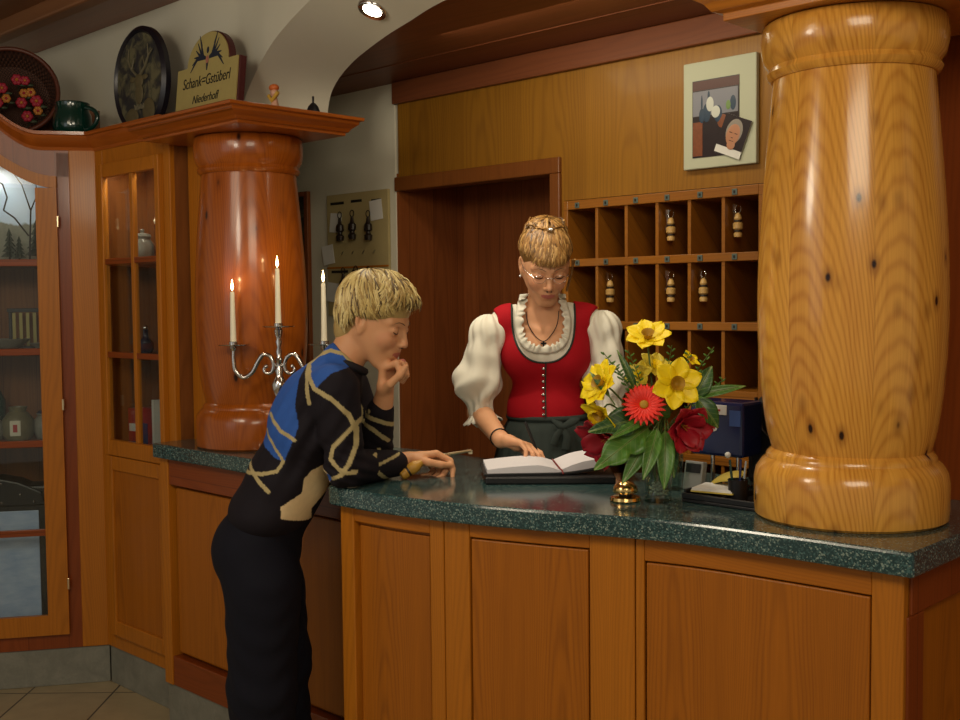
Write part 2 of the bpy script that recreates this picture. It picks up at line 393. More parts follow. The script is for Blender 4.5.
def panel(a0, a1, z0, z1, frame=.0):
    f = MB(); arcbox(f, a0, a1, IN+frame, IN+.024, z0, z1); return obj('panel', f, 'panel', th, bevel=.003)
bays = [(s2a(-2.272), j1-.045, .918), (j1+.075, j2-.11, .922), (j2+.02, LEN-.095, .905)]
for i_, (a0, a1, zt) in enumerate(bays):
    e_ = .010 if i_ == 0 else .004; panel(a0+e_, a1-e_, .20, zt-e_, .014 if i_ == 0 else .003)
for (a0, a1) in ((j1-.045, j1-.002), (j1+.0, j1+.075), (j2-.11, j2-.002), (j2, j2+.02), (LEN-.095, LEN-.03)):
    f = MB(); arcbox(f, a0, a1, IN, IN+.03, .12, CT); obj('stile', f, 'stile', th, bevel=.003)
for (a0, a1, zt) in bays:
    f = MB(); arcbox(f, a0, a1, IN+.001, IN+.03, zt, CT); obj('top_rail', f, 'panel_h', th, bevel=.003)
    f = MB(); arcbox(f, a0, a1, IN+.001, IN+.03, .12, .20); obj('bottom_rail', f, 'panel_h', th, bevel=.003)
# right end and left end panels
obj('end_panel', MB().box(-.935, -.905, 2.11, 2.68, 0, CT), 'panel', th, bevel=.003)
obj('end_rail', MB().box(-.905, -.893, 2.13, 2.68, .87, CT).box(-.905, -.893, 2.115, 2.19, .12, .87), 'red', th, bevel=.003)
obj('side_panel', MB().box(-2.33, -2.30, 1.86, 2.03, 0, CT), 'red', th, bevel=.003)
f = MB(); arcbox(f, .02, LEN-.03, IN+.012, IN+.03, 0, .12); obj('plinth', f, 'skirting', th, bevel=.002)
# wing
th = thing('wing_counter', 'lower wooden counter wing between the glazed cabinet and the curved counter', 'counter', (0, 0, 0), RZ)
obj('carcass', MB().box(-3.527, -2.33, 2.045, 2.10, .15, CT), 'red', th)
for a, b in ((-3.527, -3.475), (-3.0, -2.93), (-2.40, -2.335)): obj('stile', MB().box(a, b, 2.0, 2.046, .15, CT), 'stile', th, bevel=.003)
for a, b in ((-3.475, -3.0), (-2.93, -2.40)):
    obj('top_rail', MB().box(a, b, 2.004, 2.046, .865, CT), 'red_h', th, bevel=.003)
    obj('bottom_rail', MB().box(a, b, 2.004, 2.046, .15, .255), 'red_h', th, bevel=.003)
    obj('panel', MB().box(a+.01, b-.01, 2.022, 2.046, .265, .855), 'panel', th, bevel=.008)
obj('plinth', MB().box(-3.527, -2.34, 2.012, 2.06, 0, .148), 'skirting', th, bevel=.003)
# granite top
poly = [(-3.528, 1.972), (-2.43, 1.972)]
for k in range(1, 6):
    a = PI/2*k/6; poly.append((-2.43+.07*math.sin(a), 1.972-.07*(1-math.cos(a))))
poly += [(-2.36, 1.86)]
for k in range(0, 6):
    a = PI/2*k/6; poly.append((-2.36+.045*(1-math.cos(a)), 1.86-.045*math.sin(a)))
poly += [tuple(p) for p in pp[4:]]
poly += [(-.866, 2.69), (-1.15, 2.69), (-1.70, 2.66), (-1.90, 2.49), (-3.02, 2.45), (-3.31, 2.30), (-3.33, 2.135), (-3.528, 2.135)]
tag(obj('countertop', MB().prism(poly, CT, 1.01), 'granite', rot=rot, bevel=.010), 'dark green speckled granite countertop curving along the whole reception desk', 'countertop')

# ================================================================ PILLARS
def pillar(name, label, s, t, k, mat, ztop, ch=.155, Z0=1.0105):
    p = W(s, t, Z0); th = thing(name, label, 'pillar', p, RZ)
    H = ztop-Z0; base = [(.208, 0), (.215, .006), (.217, .03), (.217, .085), (.212, .108), (.199, .126), (.190, .132), (.189, .140), (.184, .146), (.177, .152)]
    obj('base', MB().lathe([(r*k, z) for r, z in base], 64), mat, th, smooth=35)
    zc = H-ch; sh = []
    for i in range(25):
        u = i/24; r = .1765+.0335*math.sin(PI*u**.74)
        if u < .12: r += .0*u
        sh.append((r*k, .152+(zc-.157)*u))
    obj('shaft', MB().lathe(sh, 96), mat, th, smooth=60)
    cap = [(.181, zc-.006), (.188, zc), (.192, zc+.008), (.188, zc+.015), (.186, zc+.02), (.198, zc+.036), (.2035, zc+.06), (.2045, H-.03), (.201, H-.005), (.197, H)]
    obj('collar', MB().lathe([(r*k, z) for r, z in cap], 64), mat, th, smooth=35)
    return th
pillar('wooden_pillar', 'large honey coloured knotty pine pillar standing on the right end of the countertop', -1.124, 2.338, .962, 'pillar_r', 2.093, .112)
pillar('wooden_pillar', 'varnished pillar tinted red-brown for candle light behind the candelabra on the left end of the countertop', -3.213, 2.185, .90, 'pillar_l', 2.051, .117)
def capital(name, label, b, tr, z0, z1, mat, maty):
    c = W((b[0]+b[1])/2, (b[2]+b[3])/2, z0); th = thing(name, label, 'pillar cap', c, RZ)
    cs, ct = (b[0]+b[1])/2, (b[2]+b[3])/2; H = z1-z0
    prof = [(0, 0), (.0, .16), (.18, .20), (.30, .36), (.62, .56), (.70, .60), (.74, .78), (.98, .80), (1.0, 1.0)]
    mb = MB(); vs = []
    for o, h in prof:
        s0, s1, t0, t1 = [b[i]+(tr[i]-b[i])*o for i in range(4)]
        vs += [(s0-cs, t0-ct, h*H), (s1-cs, t0-ct, h*H), (s1-cs, t1-ct, h*H), (s0-cs, t1-ct, h*H)]
    fs = []; n = len(prof)
    for j in range(n-1):
        for k in range(4): fs.append((j*4+k, j*4+(k+1) % 4, j*4+4+(k+1) % 4, j*4+4+k))
    fs += [(3, 2, 1, 0), tuple((n-1)*4+k for k in range(4))]
    mb.add(vs, fs); mb.mi = [1 if (i < (n-1)*4 and i % 4 in (1, 3)) else 0 for i in range(len(fs))]
    obj('cornice', mb, [mat, maty], th, bevel=.002)
    return th
capital('pillar_capital', 'square moulded wooden cornice cap on top of the red-brown pillar', (-3.50, -2.93, 1.955, 2.38), (-3.52, -2.865, 1.885, 2.41), 2.053, 2.108, 'crown', 'crown_y')
capital('pillar_capital', 'square moulded wooden cornice cap on top of the large honey coloured pillar', (-1.312, -.80, 2.112, 2.62), (-1.42, -.70, 2.02, 2.69), 2.095, 2.198, 'capr', 'capr')

# ================================================================ GLAZED CABINETS
def leaf_door(th, x0, x1, z0, z1, y, stile=.045, rows=(), cols=(), hinge=None, lower=None, name='door'):
    d = MB(); d.box(x0, x0+stile, y-.02, y+.006, z0, z1).box(x1-stile, x1, y-.02, y+.006, z0, z1)
    d.box(x0+stile, x1-stile, y-.02, y+.006, z0, z0+.06).box(x0+stile, x1-stile, y-.02, y+.006, z1-.05, z1)
    o = obj(name, d, 'stile', th, bevel=.003)
    for z in rows: obj('glazing_bar', MB().box(x0+stile, x1-stile, y-.014, y+.004, z-.011, z+.011), 'red_h', o, bevel=.002)
    for x in cols: obj('glazing_bar', MB().box(x-.011, x+.011, y-.016, y+.004, z0+.06, z1-.05), 'stile', o, bevel=.002)
    return o
# --- cabinet B, flush with the counter wing
cB = W(-4.08, 2.07, 0)
B = thing('glazed_cabinet', 'tall narrow glazed cabinet to the left of the red-brown pillar', 'cabinet', cB, RZ)
wB = .548
obj('carcass', MB().box(0, .02, .02, .225, .15, 2.08).box(wB-.02, wB, .02, .225, .15, 2.08).box(.02, wB-.02, .205, .225, .15, 2.08)
    .box(.02, wB-.02, .02, .205, .15, .90).box(.02, wB-.02, .02, .205, 2.04, 2.08), 'cabin', B)
for z in (1.30, 1.655): obj('shelf', MB().box(.02, wB-.02, .03, .205, z-.01, z+.008), 'cabin', B)
obj('frame', MB().box(0, .055, 0, .022, .15, 2.09).box(wB-.045, wB, 0, .022, .15, 2.09).box(.055, wB-.045, 0, .022, 2.03, 2.09).box(.055, wB-.045, 0, .022, .15, .21), 'stile', B, bevel=.003)
d = leaf_door(B, .057, wB-.047, .918, 2.03, .0, .028, (1.305, 1.66), (.298,))
obj('glass_pane', MB().box(.086, wB-.076, -.008, -.005, .98, 1.985), 'glass', d)
dl = obj('lower_door', MB().box(.057, .10, -.018, .004, .21, .915).box(wB-.10, wB-.047, -.018, .004, .21, .915).box(.10, wB-.10, -.018, .004, .86, .915).box(.10, wB-.10, -.018, .004, .21, .27), 'stile', B, bevel=.004)
obj('door_panel', MB().box(.095, wB-.095, -.009, .004, .265, .865), 'panel', dl, bevel=.006)
obj('keyhole', MB().lathe([(.004, -.001), (.004, .001)], 12, (wB-.075, -.0195, .62), (0, 1, 0)), 'iron', dl)
obj('plinth', MB().box(0.0, wB, .008, .05, 0, .148), 'skirting', B, bevel=.003)
def crown_sweep(mb, x0, x1, prof, cz, zb, n=40, xs=None):
    vs = []; fs = []; m = len(prof); n = n if n > 1 else 1
    for i in range(n+1):
        x = x0+(x1-x0)*i/n
        for o, h in prof: vs.append((x, -o, zb+h+cz(x)))
    for i in range(n):
        for k in range(m): l = (k+1) % m; fs.append((i*m+k, i*m+l, (i+1)*m+l, (i+1)*m+k))
    fs += [tuple(range(m-1, -1, -1)), tuple(n*m+k for k in range(m))]
    return mb.add(vs, fs)
CP = [(-.02, 0), (.004, 0), (.008, .012), (.020, .022), (.040, .040), (.044, .052), (.055, .054), (.056, .066), (-.02, .066)]
mb = MB(); crown_sweep(mb, -.0, wB+.03, CP, lambda x: 0, 2.088, 1); mb.box(-.0, wB+.01, .01, .225, 2.09, 2.15)
obj('crown', mb, 'crown', B, smooth=30)
# --- cabinet A, turned towards the room
aA = math.atan2(.21, .978)
A = thing('display_cabinet', 'large glazed display cabinet with an arched crown at the left edge', 'cabinet', (-1.48, 4.33, 0), aA)
ss_ = lambda u: (lambda q: q*q*(3-2*q))(max(0, min(1, u)))
cz = lambda x: .30*ss_((-x-.2)/.45) if x > -.66 else .30*ss_((1.12+x)/.45)
gz = lambda x: 1.945+.24*ss_((-x-.15)/.5) if x > -.65 else 1.945+.24*ss_((1.15+x)/.5)
LA = -1.30
obj('carcass', MB().box(LA, LA+.02, .02, .35, .15, 2.05).box(-.02, -.0, .02, .33, .15, 2.05).box(LA+.02, -.02, .33, .35, .15, 2.3).box(LA+.02, -.02, .03, .33, .15, .17)
    .box(-.145, -.13, .03, .33, .17, 2.05).box(LA+.13, LA+.145, .03, .33, .17, 2.05), 'cabin', A)
for z in (.962, 1.318, 1.66): obj('shelf', MB().box(LA+.145, -.145, .035, .33, z-.012, z+.006), 'cabin', A)
obj('corner_post', MB().box(-.10, 0, -.004, .03, .15, 2.10), 'stile', A, bevel=.004)
obj('corner_post', MB().box(LA, LA+.10, -.004, .03, .15, 2.10), 'stile', A, bevel=.004)
f = MB().box(-.145, -.10, 0, .03, .15, 2.08).box(LA+.10, LA+.145, 0, .03, .15, 2.08).box(LA+.145, -.145, 0, .03, .15, .21)
xs = np.linspace(LA+.1, -.1, 49); poly = [(x, 2.10+cz(x)) for x in xs]+[(x, gz(x)+.05) for x in xs[::-1]]
n = len(xs)
for i in range(n-1):
    x0, x1 = xs[i], xs[i+1]
    f.add([(x0, 0, gz(x0)+.045), (x1, 0, gz(x1)+.045), (x1, 0, 2.10+cz(x1)), (x0, 0, 2.10+cz(x0)), (x0, .03, gz(x0)+.045), (x1, .03, gz(x1)+.045), (x1, .03, 2.10+cz(x1)), (x0, .03, 2.10+cz(x0))],
          [(0, 1, 2, 3), (7, 6, 5, 4), (0, 4, 5, 1), (3, 2, 6, 7)])
obj('frame', f, 'red', A)
def arched_door(x0, x1, st=.077, name='door'):
    d = MB().box(x0, x0+st, -.022, 0, .21, min(gz(x0), gz(x0+st))).box(x1-st, x1, -.022, 0, .21, min(gz(x1), gz(x1-st))).box(x0+st, x1-st, -.022, 0, .21, .288)
    q = np.linspace(x0, x1, 25)
    for i in range(24):
        a, b = q[i], q[i+1]; ea, eb = gz(a), gz(b)
        d.add([(a, -.0225, ea), (b, -.0225, eb), (b, -.0225, eb+.045), (a, -.0225, ea+.045), (a, 0, ea), (b, 0, eb), (b, 0, eb+.045), (a, 0, ea+.045)], [(0, 1, 2, 3), (7, 6, 5, 4), (0, 4, 5, 1), (3, 2, 6, 7)])
    o = obj(name, d, 'stile', A)
    for z in (.615, .962, 1.318, 1.66): obj('glazing_bar', MB().box(x0+st, x1-st, -.018, -.002, z-.013, z+.013), 'red_h', o, bevel=.002)
    gl = MB().box(x0+st-.002, x1-st+.002, -.012, -.009, .285, 1.945); obj('glass_pane', gl, 'glass', o)
    g2 = MB()
    for i in range(24):
        a, b = q[i], q[i+1]; g2.add([(a, -.011, 1.945), (b, -.011, 1.945), (b, -.011, gz(b)+.002), (a, -.011, gz(a)+.002)], [(0, 1, 2, 3)])
    obj('arched_pane', g2, 'glass', o)
    return o
dA = arched_door(-.648, -.145); arched_door(LA+.145, -.652)
for z in (1.817, 1.112, .411): obj('hinge', MB().lathe([(.004, -.022), (.005, -.02), (.005, .02), (.004, .022)], 10, (-.142, -.026, z)), 'gold', dA)
obj('plinth', MB().box(LA, 0, .008, .05, 0, .148), 'skirting', A, bevel=.003)
mb = MB(); crown_sweep(mb, LA-.02, .012, CP, cz, 2.09, 60); obj('crown', mb, 'crown', A, smooth=30)
mb = MB().box(LA, -.0, .03, .30, 2.06, 2.09).box(-.20, 0, .03, .30, 2.09, 2.15); obj('top_board', mb, 'cabin', A)

# ================================================================ KEY PIGEONHOLES
oR = W(-2.44, TB-.012, 0)
R_ = thing('key_rack', 'wooden pigeonhole key rack built into the wall behind the receptionist', 'key rack', oR, RZ)
wR = .765; rows = [1.815, 1.622, 1.412, 1.205, 1.0, .80]
obj('frame', MB().box(0, .02, 0, .29, .72, 1.832).box(wR-.02, wR, 0, .29, .72, 1.832), 'rackwood', R_, bevel=.002)
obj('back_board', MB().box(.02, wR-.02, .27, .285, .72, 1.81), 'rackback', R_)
M['plate'] = plain('small_number_plate', '#5b6a66', .4, .3)
for i, z in enumerate(rows):
    obj('shelf', MB().box(.02, wR-.02, .0, .27, z-.013, z+.017 if i == 0 else z+.013), 'rackwood', R_, bevel=.002)
for i in range(len(rows)-1):
    for k in range(1, 6):
        x = .02+(wR-.04)*k/6; obj('divider', MB().box(x-.006, x+.006, .004, .27, rows[i+1]+.013, rows[i]-.013), 'rackwood', R_, bevel=.001)
for z in (rows[0], rows[1], rows[2]):
    for k in range(6):
        x = .02+(wR-.04)*(k+.35)/6
        p = obj('number_plate', MB().box(x-.009, x+.009, -.003, .0, z-.009, z+.009), 'plate', R_, bevel=.001)
        obj('plate_mark', MB().box(x-.003, x+.003, -.0042, -.003, z-.004, z+.004), 'ink', p)
M['fob'] = plain('turned_pale_wood', '#c09a5a', .4)
M['band'] = plain('dark_fob_ring', '#241a14', .4)
def room_key(loc, label, group='room keys in the pigeonholes', first=[None]):
    if first[0]: return dup(first[0], loc, (0, 0, RZ+random.uniform(-.3, .3)), label)
    k = thing('room_key', label, 'key', loc, RZ, group)
    obj('fob', MB().lathe([(.004, 0), (.012, .002), (.013, .012), (.009, .018), (.009, .022), (.015, .027), (.015, .042), (.009, .048), (.009, .052), (.012, .057), (.008, .070), (.003, .074)], 20), 'fob', k, smooth=40)
    for z in (.020, .050): obj('fob_ring', MB().lathe([(.009, z-.003), (.0135, z-.002), (.0135, z+.002), (.009, z+.003)], 20), 'band', k)
    ring = [(math.cos(a)*.011, 0, .086+math.sin(a)*.012) for a in np.linspace(0, 2*PI, 17)]
    obj('key_ring', MB().tube(ring, .0013, 6, up=(0, 1, 0)), 'chrome', k, smooth=60)
    obj('key_blade', MB().box(-.016, -.010, -.001, .001, .035, .085).box(-.019, -.007, -.001, .001, .078, .100).box(-.021, -.016, -.001, .001, .038, .046), 'silver', k)
    first[0] = k; return k
def rk(col, row, label):
    x = .02+(wR-.04)*(col+.28)/6; p = W(-2.44+x, TB+.02, rows[row]-.135); return room_key(p, label)
rk(3, 0, 'wooden room key fob in the top row, left of the other key up there')
rk(5, 0, 'wooden room key fob in the rightmost pigeonhole of the top row')
rk(1, 1, 'wooden room key fob in the second row, just above the white blouse shoulder')
rk(3, 1, 'wooden room key fob in the second row, above the bouquet')
rk(4, 1, 'wooden room key fob in the second row, rightmost key of that row')

def cab_fill(name, p, w, pw):  # fill added inside the cabinets to show their contents, no known lamp
    l = bpy.data.lights.new(name, 'AREA'); l.shape = 'RECTANGLE'; l.size = w; l.size_y = .03; l.energy = pw; l.color = (1, .86, .66)
    o = bpy.data.objects.new(name, l); C.objects.link(o); o.location = p; o.rotation_euler = (0, 0, RZ)
cab_fill('cabinet_fill_light', W(-3.81, 2.102, 2.03), .35, 1.3)
cab_fill('cabinet_fill_light', Vector((-1.48, 4.33, 0))+Matrix.Rotation(aA, 3, 'Z') @ Vector((-.40, .12, 2.04)), .3, 1.0)
# ================================================================ SPOT LAMP IN THE ARCH
th = thing('recessed_spotlight', 'small round recessed spotlight in the white arch', 'ceiling light', W(-2.615, 2.235, 2.382), RZ); th.rotation_euler = (math.radians(-24), 0, RZ)
obj('trim_ring', MB().lathe([(.030, 0), (.044, -.004), (.047, .0), (.047, .02), (.030, .02)], 32), 'silver', th, smooth=40)
obj('lamp_face', MB().lathe([(.001, -.0015), (.030, -.0015), (.030, .002), (.001, .002)], 32), 'lamp', th)

# ================================================================ THINGS ON THE CROWN
TOPB = 2.158
# green mug
m = plain('dark_green_glaze', '#0f3a30', .12, 0, .6, .3, 60); M['green'] = m
p = W(-4.235, 2.06, TOPB)
th = thing('beer_mug', 'dark green glazed pottery mug with a round handle on the cabinet crown', 'mug', p, RZ+.3); th.scale = (1.12, 1.12, 1.05)
obj('body', MB().lathe([(.052, 0), (.062, .01), (.068, .04), (.064, .08), (.056, .10), (.060, .125), (.057, .128), (.052, .10), (.058, .06), (.05, .012), (.001, .010)], 36), 'green', th, smooth=40)
obj('handle', MB().tube([(.058+.062*math.sin(a), 0, .064-.042*math.cos(a)) for a in np.linspace(0.1, PI-.1, 12)], .008, 8, up=(0, 1, 0)), 'green', th, smooth=60)
# oval plate
def m_tray():
    t = NT('painted_dark_tray'); v = t.obj(); n = t.noise(v, 16, 4, .6, .8); n2 = t.noise(v, 42, 3, .6)
    c = t.mix(t.ss(n, .42, .62), lin('#2c2c30'), lin('#6a664c')); c = t.mix(t.math('MULTIPLY', t.ss(n2, .5, .65), .6), c, lin('#3a3c30'))
    return t.fin(c, .4)
M['tray'] = m_tray(); M['rimdark'] = plain('dark_tray_rim', '#1c1a22', .3)
def ell(rx, rz, y, n=64): return [(rx*math.cos(2*PI*i/n), y, rz*math.sin(2*PI*i/n)) for i in range(n)]
def dish(mb, prof, rx, rz, n=64):
    vs = []; fs = []
    for k, y in prof: vs += ell(rx*k, rz*k, y, n)
    for j in range(len(prof)-1):
        for i in range(n): l = (i+1) % n; fs.append((j*n+i, j*n+l, (j+1)*n+l, (j+1)*n+i))
    fs.append(tuple(range(n-1, -1, -1))); fs.append(tuple((len(prof)-1)*n+i for i in range(n)))
    return mb.add(vs, fs)
th = thing('oval_wall_plate', 'dark oval plate with a painted deer head standing on the cabinet crown', 'decorative plate', W(-3.875, 2.155, 2.338), RZ)
obj('plate', dish(MB(), [(1, .02), (1.0, .0), (.93, -.012), (.885, -.004), (.87, .004)], .192, .206), 'rimdark', th, smooth=30)
obj('painting', dish(MB(), [(.885, .0045), (.885, -.0005)], .192, .206), 'tray', th)
M['deer'] = plain('painted_deer_tan', '#6a6042', .5, var=.4, vs=60); M['antler'] = plain('painted_antler_cream', '#6c6650', .5)
d = MB(); d.ball((0, -.004, -.045), (.030, .004, .040)); d.ball((0, -.004, .002), (.034, .004, .026)); d.ball((-.045, -.004, .012), (.022, .003, .010)); d.ball((.045, -.004, .012), (.022, .003, .010))
d.ball((-.06, -.003, -.13), (.05, .003, .035)); d.ball((.065, -.003, -.115), (.045, .003, .045))
obj('painted_deer', d, 'deer', th, smooth=60)
d = MB()
for s_ in (-1, 1):
    d.tube([(s_*.015, -.004, .025), (s_*.05, -.004, .05), (s_*.075, -.004, .085), (s_*.07, -.004, .13)], [.006, .005, .004, .002], 6)
    d.tube([(s_*.05, -.004, .05), (s_*.03, -.004, .09)], [.004, .002], 6); d.tube([(s_*.075, -.004, .085), (s_*.105, -.004, .105)], [.004, .002], 6)
for i in range(7): d.tube([(-.035+i*.011, -.004, -.085-.005*(i % 2)), (-.03+i*.011, -.004, -.105)], .003, 5)
obj('painted_antlers', d, 'antler', th, smooth=60)
# painted sign
M['signwood'] = plain('cream_sign_paint', '#b5a566', .6, var=.18, vs=30); M['signedge'] = plain('dark_red_sign_edge', '#4a1518', .5); M['navy'] = plain('painted_navy', '#20283a', .6); M['pinkp'] = plain('painted_pink', '#b0705e', .6)
out = [(-.20, 0), (.20, 0), (.20, .185)]
out += [(.135+.0, .185)]+[(.135*math.cos(a), .185+.115*math.sin(a)) for a in np.linspace(.12, PI-.12, 22)]+[(-.135, .185), (-.20, .185)]
th = thing('tavern_sign', 'cream wooden sign with a rounded top and old German lettering on the pillar cap', 'sign', W(-3.440, 2.165, 2.158), RZ)
th.rotation_euler = (math.radians(-6), 0, RZ)
obj('edge', MB().prism_y([(x*1.0, z) for x, z in out], -.004, .022), 'signedge', th, bevel=.002)
obj('board', MB().prism_y([(x*.965, .004+z*.972) for x, z in out], -.009, -.0045), 'signwood', th)
def text(name, body, size, mat, parent, loc, ext=.0006, shear=0, sx=1.0):
    cu = bpy.data.curves.new(name, 'FONT'); cu.body = body; cu.size = size; cu.extrude = ext; cu.align_x = 'CENTER'; cu.align_y = 'CENTER'; cu.shear = shear; cu.offset = 0
    tmp = bpy.data.objects.new(name, cu); C.objects.link(tmp); bpy.context.view_layer.update()
    me = bpy.data.meshes.new_from_object(tmp.evaluated_get(bpy.context.evaluated_depsgraph_get())); bpy.data.objects.remove(tmp)
    me.materials.clear(); me.materials.append(M[mat]); o = bpy.data.objects.new(name, me); C.objects.link(o); o.parent = parent
    o.location = loc; o.rotation_euler = (PI/2, 0, 0); o.scale = (sx, 1, 1); return o
text('lettering', 'Schank=Gstüberl', .055, 'ink', th, (0, -.0098, .125), shear=.15, sx=.80)
text('lettering', 'Niederhofl', .042, 'ink', th, (0, -.0098, .062), shear=.3, sx=.9)
d = MB()
for s_ in (-1, 1):
    for k in range(6):
        a = .15+.17*k; L = .095-.008*k
        d.tube([(s_*.012, -.0098, .205), (s_*(.012+L*math.cos(a)*.6), -.0098, .215+L*math.sin(a)*.25-.012), (s_*(.012+L*math.cos(a*.6)), -.0098, .195+.02*k-.03*(1-k/6))], [.006, .007, .002], 6, flat=.15, up=(0, 1, 0))
d.ball((0, -.0098, .232), (.008, .001, .012)); d.tube([(0, -.0098, .2), (0, -.0098, .16)], [.010, .003], 6, flat=.15, up=(0, 1, 0))
for s_ in (-1, 1): d.tube([(s_*.04, -.0098, .250), (s_*.05, -.0098, .275)], [.004, .002], 6, flat=.2, up=(0, 1, 0))
obj('painted_eagle', d, 'navy', th)
obj('painted_shield', MB().ball((0, -.0105, .198), (.010, .001, .014)), 'pinkp', th)
# basket with flowers on cabinet A
def m_wicker():
    t = NT('dark_wicker'); X, Y, Z = t.sep(t.obj()); a = t.math('ARCTAN2', Z, X)
    r = t.math('SQRT', t.math('ADD', t.math('MULTIPLY', X, X), t.math('MULTIPLY', Z, Z)))
    w = t.math('MULTIPLY', t.math('SINE', t.math('MULTIPLY', a, 60)), t.math('SINE', t.math('MULTIPLY', r, 520)))
    t.bump(w, .6, .004); return t.fin(t.mix(t.math('MULTIPLY_ADD', w, .5, .5), lin('#2a1a16'), lin('#5c3a2a')), .6)
M['wicker'] = m_wicker(); M['rimwick'] = plain('red_brown_basket_rim', '#5a2c1c', .45)
bc = Vector((-1.842, 4.44, 2.335))
th = thing('wicker_basket', 'round dark wicker basket tipped on edge on the display cabinet crown', 'basket', bc, aA); th.rotation_euler = (math.radians(-12), 0, aA+.15)
obj('bowl', dish(MB(), [(.60, .10), (.85, .09), (.98, .03), (1.0, -.03), (.96, -.03), (.92, .02), (.80, .07), (.55, .085)], .175, .175, 48), 'wicker', th, smooth=40)
obj('rim', MB().tube([(.172*math.cos(a), -.032, .172*math.sin(a)) for a in np.linspace(0, 2*PI, 49)], .009, 8, up=(0, 1, 0)), 'rimwick', th, smooth=60)
M['fred'] = plain('dried_red_petals', '#a01c34', .6); M['forange'] = plain('dried_orange_petals', '#b9762a', .6); M['fgreen'] = plain('dull_green_leaves', '#35402a', .6)
BR = Euler((math.radians(-12), 0, aA+.15)).to_matrix()
def small_flower(pos, col, r, label, grp):
    th = thing('artificial_flower', label, 'flower', bc+BR @ Vector(pos), aA+.15, grp)
    mb = MB()
    for k in range(6):
        a = 2*PI*k/6; mb.ball((r*.55*math.cos(a), 0, r*.55*math.sin(a)), (r*.48, r*.3, r*.48), 10, 6)
    obj('petals', mb, col, th, smooth=60); obj('heart', MB().ball((0, -r*.2, 0), r*.3, 8, 6), 'forange' if col == 'fred' else 'fred', th, smooth=60)
    g = MB(); g.tube([(0, 0, 0), (r*.3, .02, -r), (0, .05, -r*1.6)], .002, 5); g.ball((r*.9, .01, -r*.8), (r*.8, .004, r*.3), 8, 5); obj('leaf', g, 'fgreen', th, smooth=60)
    return th
for (x, z, r) in ((.02, .05, .022), (.05, .048, .019), (-.035, .012, .022), (.09, -.035, .024), (.035, -.045, .022), (.055, -.10, .022), (-.08, .03, .02), (-.05, -.05, .02), (-.1, -.04, .022)):
    small_flower((x, -.02, z), 'fred', r, 'small red artificial flower in the tipped wicker basket', 'red flowers in the wicker basket')
for (x, z, r) in ((.070, .000, .019), (.045, -.005, .018), (.095, -.075, .018), (-.02, -.03, .018)):
    small_flower((x, -.02, z), 'forange', r, 'small orange artificial flower in the tipped wicker basket', 'orange flowers in the wicker basket')
# trinkets on the left pillar cap
th = thing('figurine', 'tiny orange and yellow figurine on the pillar cap ledge', 'figurine', W(-3.035, 2.17, 2.1085), RZ); th.scale = (1.35, 1.35, 1.35)
M['orange'] = plain('orange_glaze', '#c8662a', .4); M['yel'] = plain('yellow_glaze', '#c8a040', .4); M['skinp'] = plain('pale_pink_glaze', '#c99a80', .4)
obj('body', MB().lathe([(.012, 0), (.014, .01), (.009, .03), (.006, .045)], 16), 'skinp', th, smooth=50)
obj('head', MB().ball((0, 0, .055), .011, 12, 8), 'skinp', th, smooth=60); obj('hat', MB().ball((-.002, 0, .068), (.014, .012, .009), 12, 8), 'orange', th, smooth=60)
obj('arms', MB().tube([(-.018, -.004, .05), (0, -.008, .035), (.020, -.004, .055)], .005, 8), 'yel', th, smooth=60)
th = thing('figurine', 'tiny yellow egg-shaped figurine beside the orange one on the pillar cap', 'figurine', W(-3.095, 2.18, 2.1085), RZ); th.scale = (1.3, 1.3, 1.3)
obj('body', MB().lathe([(.008, 0), (.012, .008), (.010, .02), (.003, .028)], 16), 'yel', th, smooth=50); obj('base', MB().lathe([(.014, 0), (.014, .003), (.008, .004)], 16), 'forange', th)
th = thing('small_bell', 'tiny dark metal handbell on the right end of the pillar cap', 'bell', W(-2.935, 2.25, 2.1085), RZ); th.scale = (1.25, 1.25, 1.25)
obj('bell', MB().lathe([(.019, 0), (.018, .008), (.013, .022), (.006, .030), (.002, .032)], 20), 'iron', th, smooth=50)
obj('handle', MB().tube([(0, 0, .03), (0, 0, .048)], .003, 8), 'iron', th)

# ================================================================ PHOTO FRAME ON THE BACK WALL
M['sky2'] = plain('photo_grey_wall', '#7c7e8a', .4); M['pdark'] = plain('photo_dark_interior', '#2c2024', .3, var=.4, vs=50); M['pred'] = plain('photo_red_beam', '#4a1f1a', .4)
M['porange'] = plain('photo_orange_pews', '#8a4a24', .4, var=.5, vs=120); M['pblue'] = plain('photo_blue_figures', '#26405a', .4, var=.4, vs=80); M['plight'] = plain('photo_pale_glow', '#c8ccc4', .4); M['pgreen'] = plain('photo_green_spot', '#6a8a4a', .4)
M['pface'] = plain('photo_face', '#b07a5a', .4); M['phair'] = plain('photo_grey_hair', '#8a8278', .4)
z0 = 1.893; th = thing('framed_photograph', 'cream framed photograph with a small portrait tucked in its corner, above the pigeonholes', 'picture', W(-1.950, TB-.002, z0), RZ)
wF, hF = .252, .322
obj('mat_board', MB().box(0, wF, -.018, 0, 0, hF), 'cream', th, bevel=.003)
ph = obj('photograph', MB().box(.034, .196, -.020, -.018, .033, .265), 'pdark', th)
q = MB().box(.036, .196, -.0206, -.020, .235, .262); obj('dark_beam', q, 'pred', ph)
obj('pale_wall', MB().box(.036, .192, -.0204, -.020, .158, .232), 'sky2', ph)
for q_ in ((.085, .165, .014, .028), (.068, .158, .010, .022), (.125, .158, .014, .025), (.092, .215, .004, .015), (.068, .195, .003, .025), (.176, .185, .010, .022)): obj('dark_figure', MB().ball((q_[0], -.0208, q_[1]), (q_[2], .0006, q_[3])), 'pblue', ph)
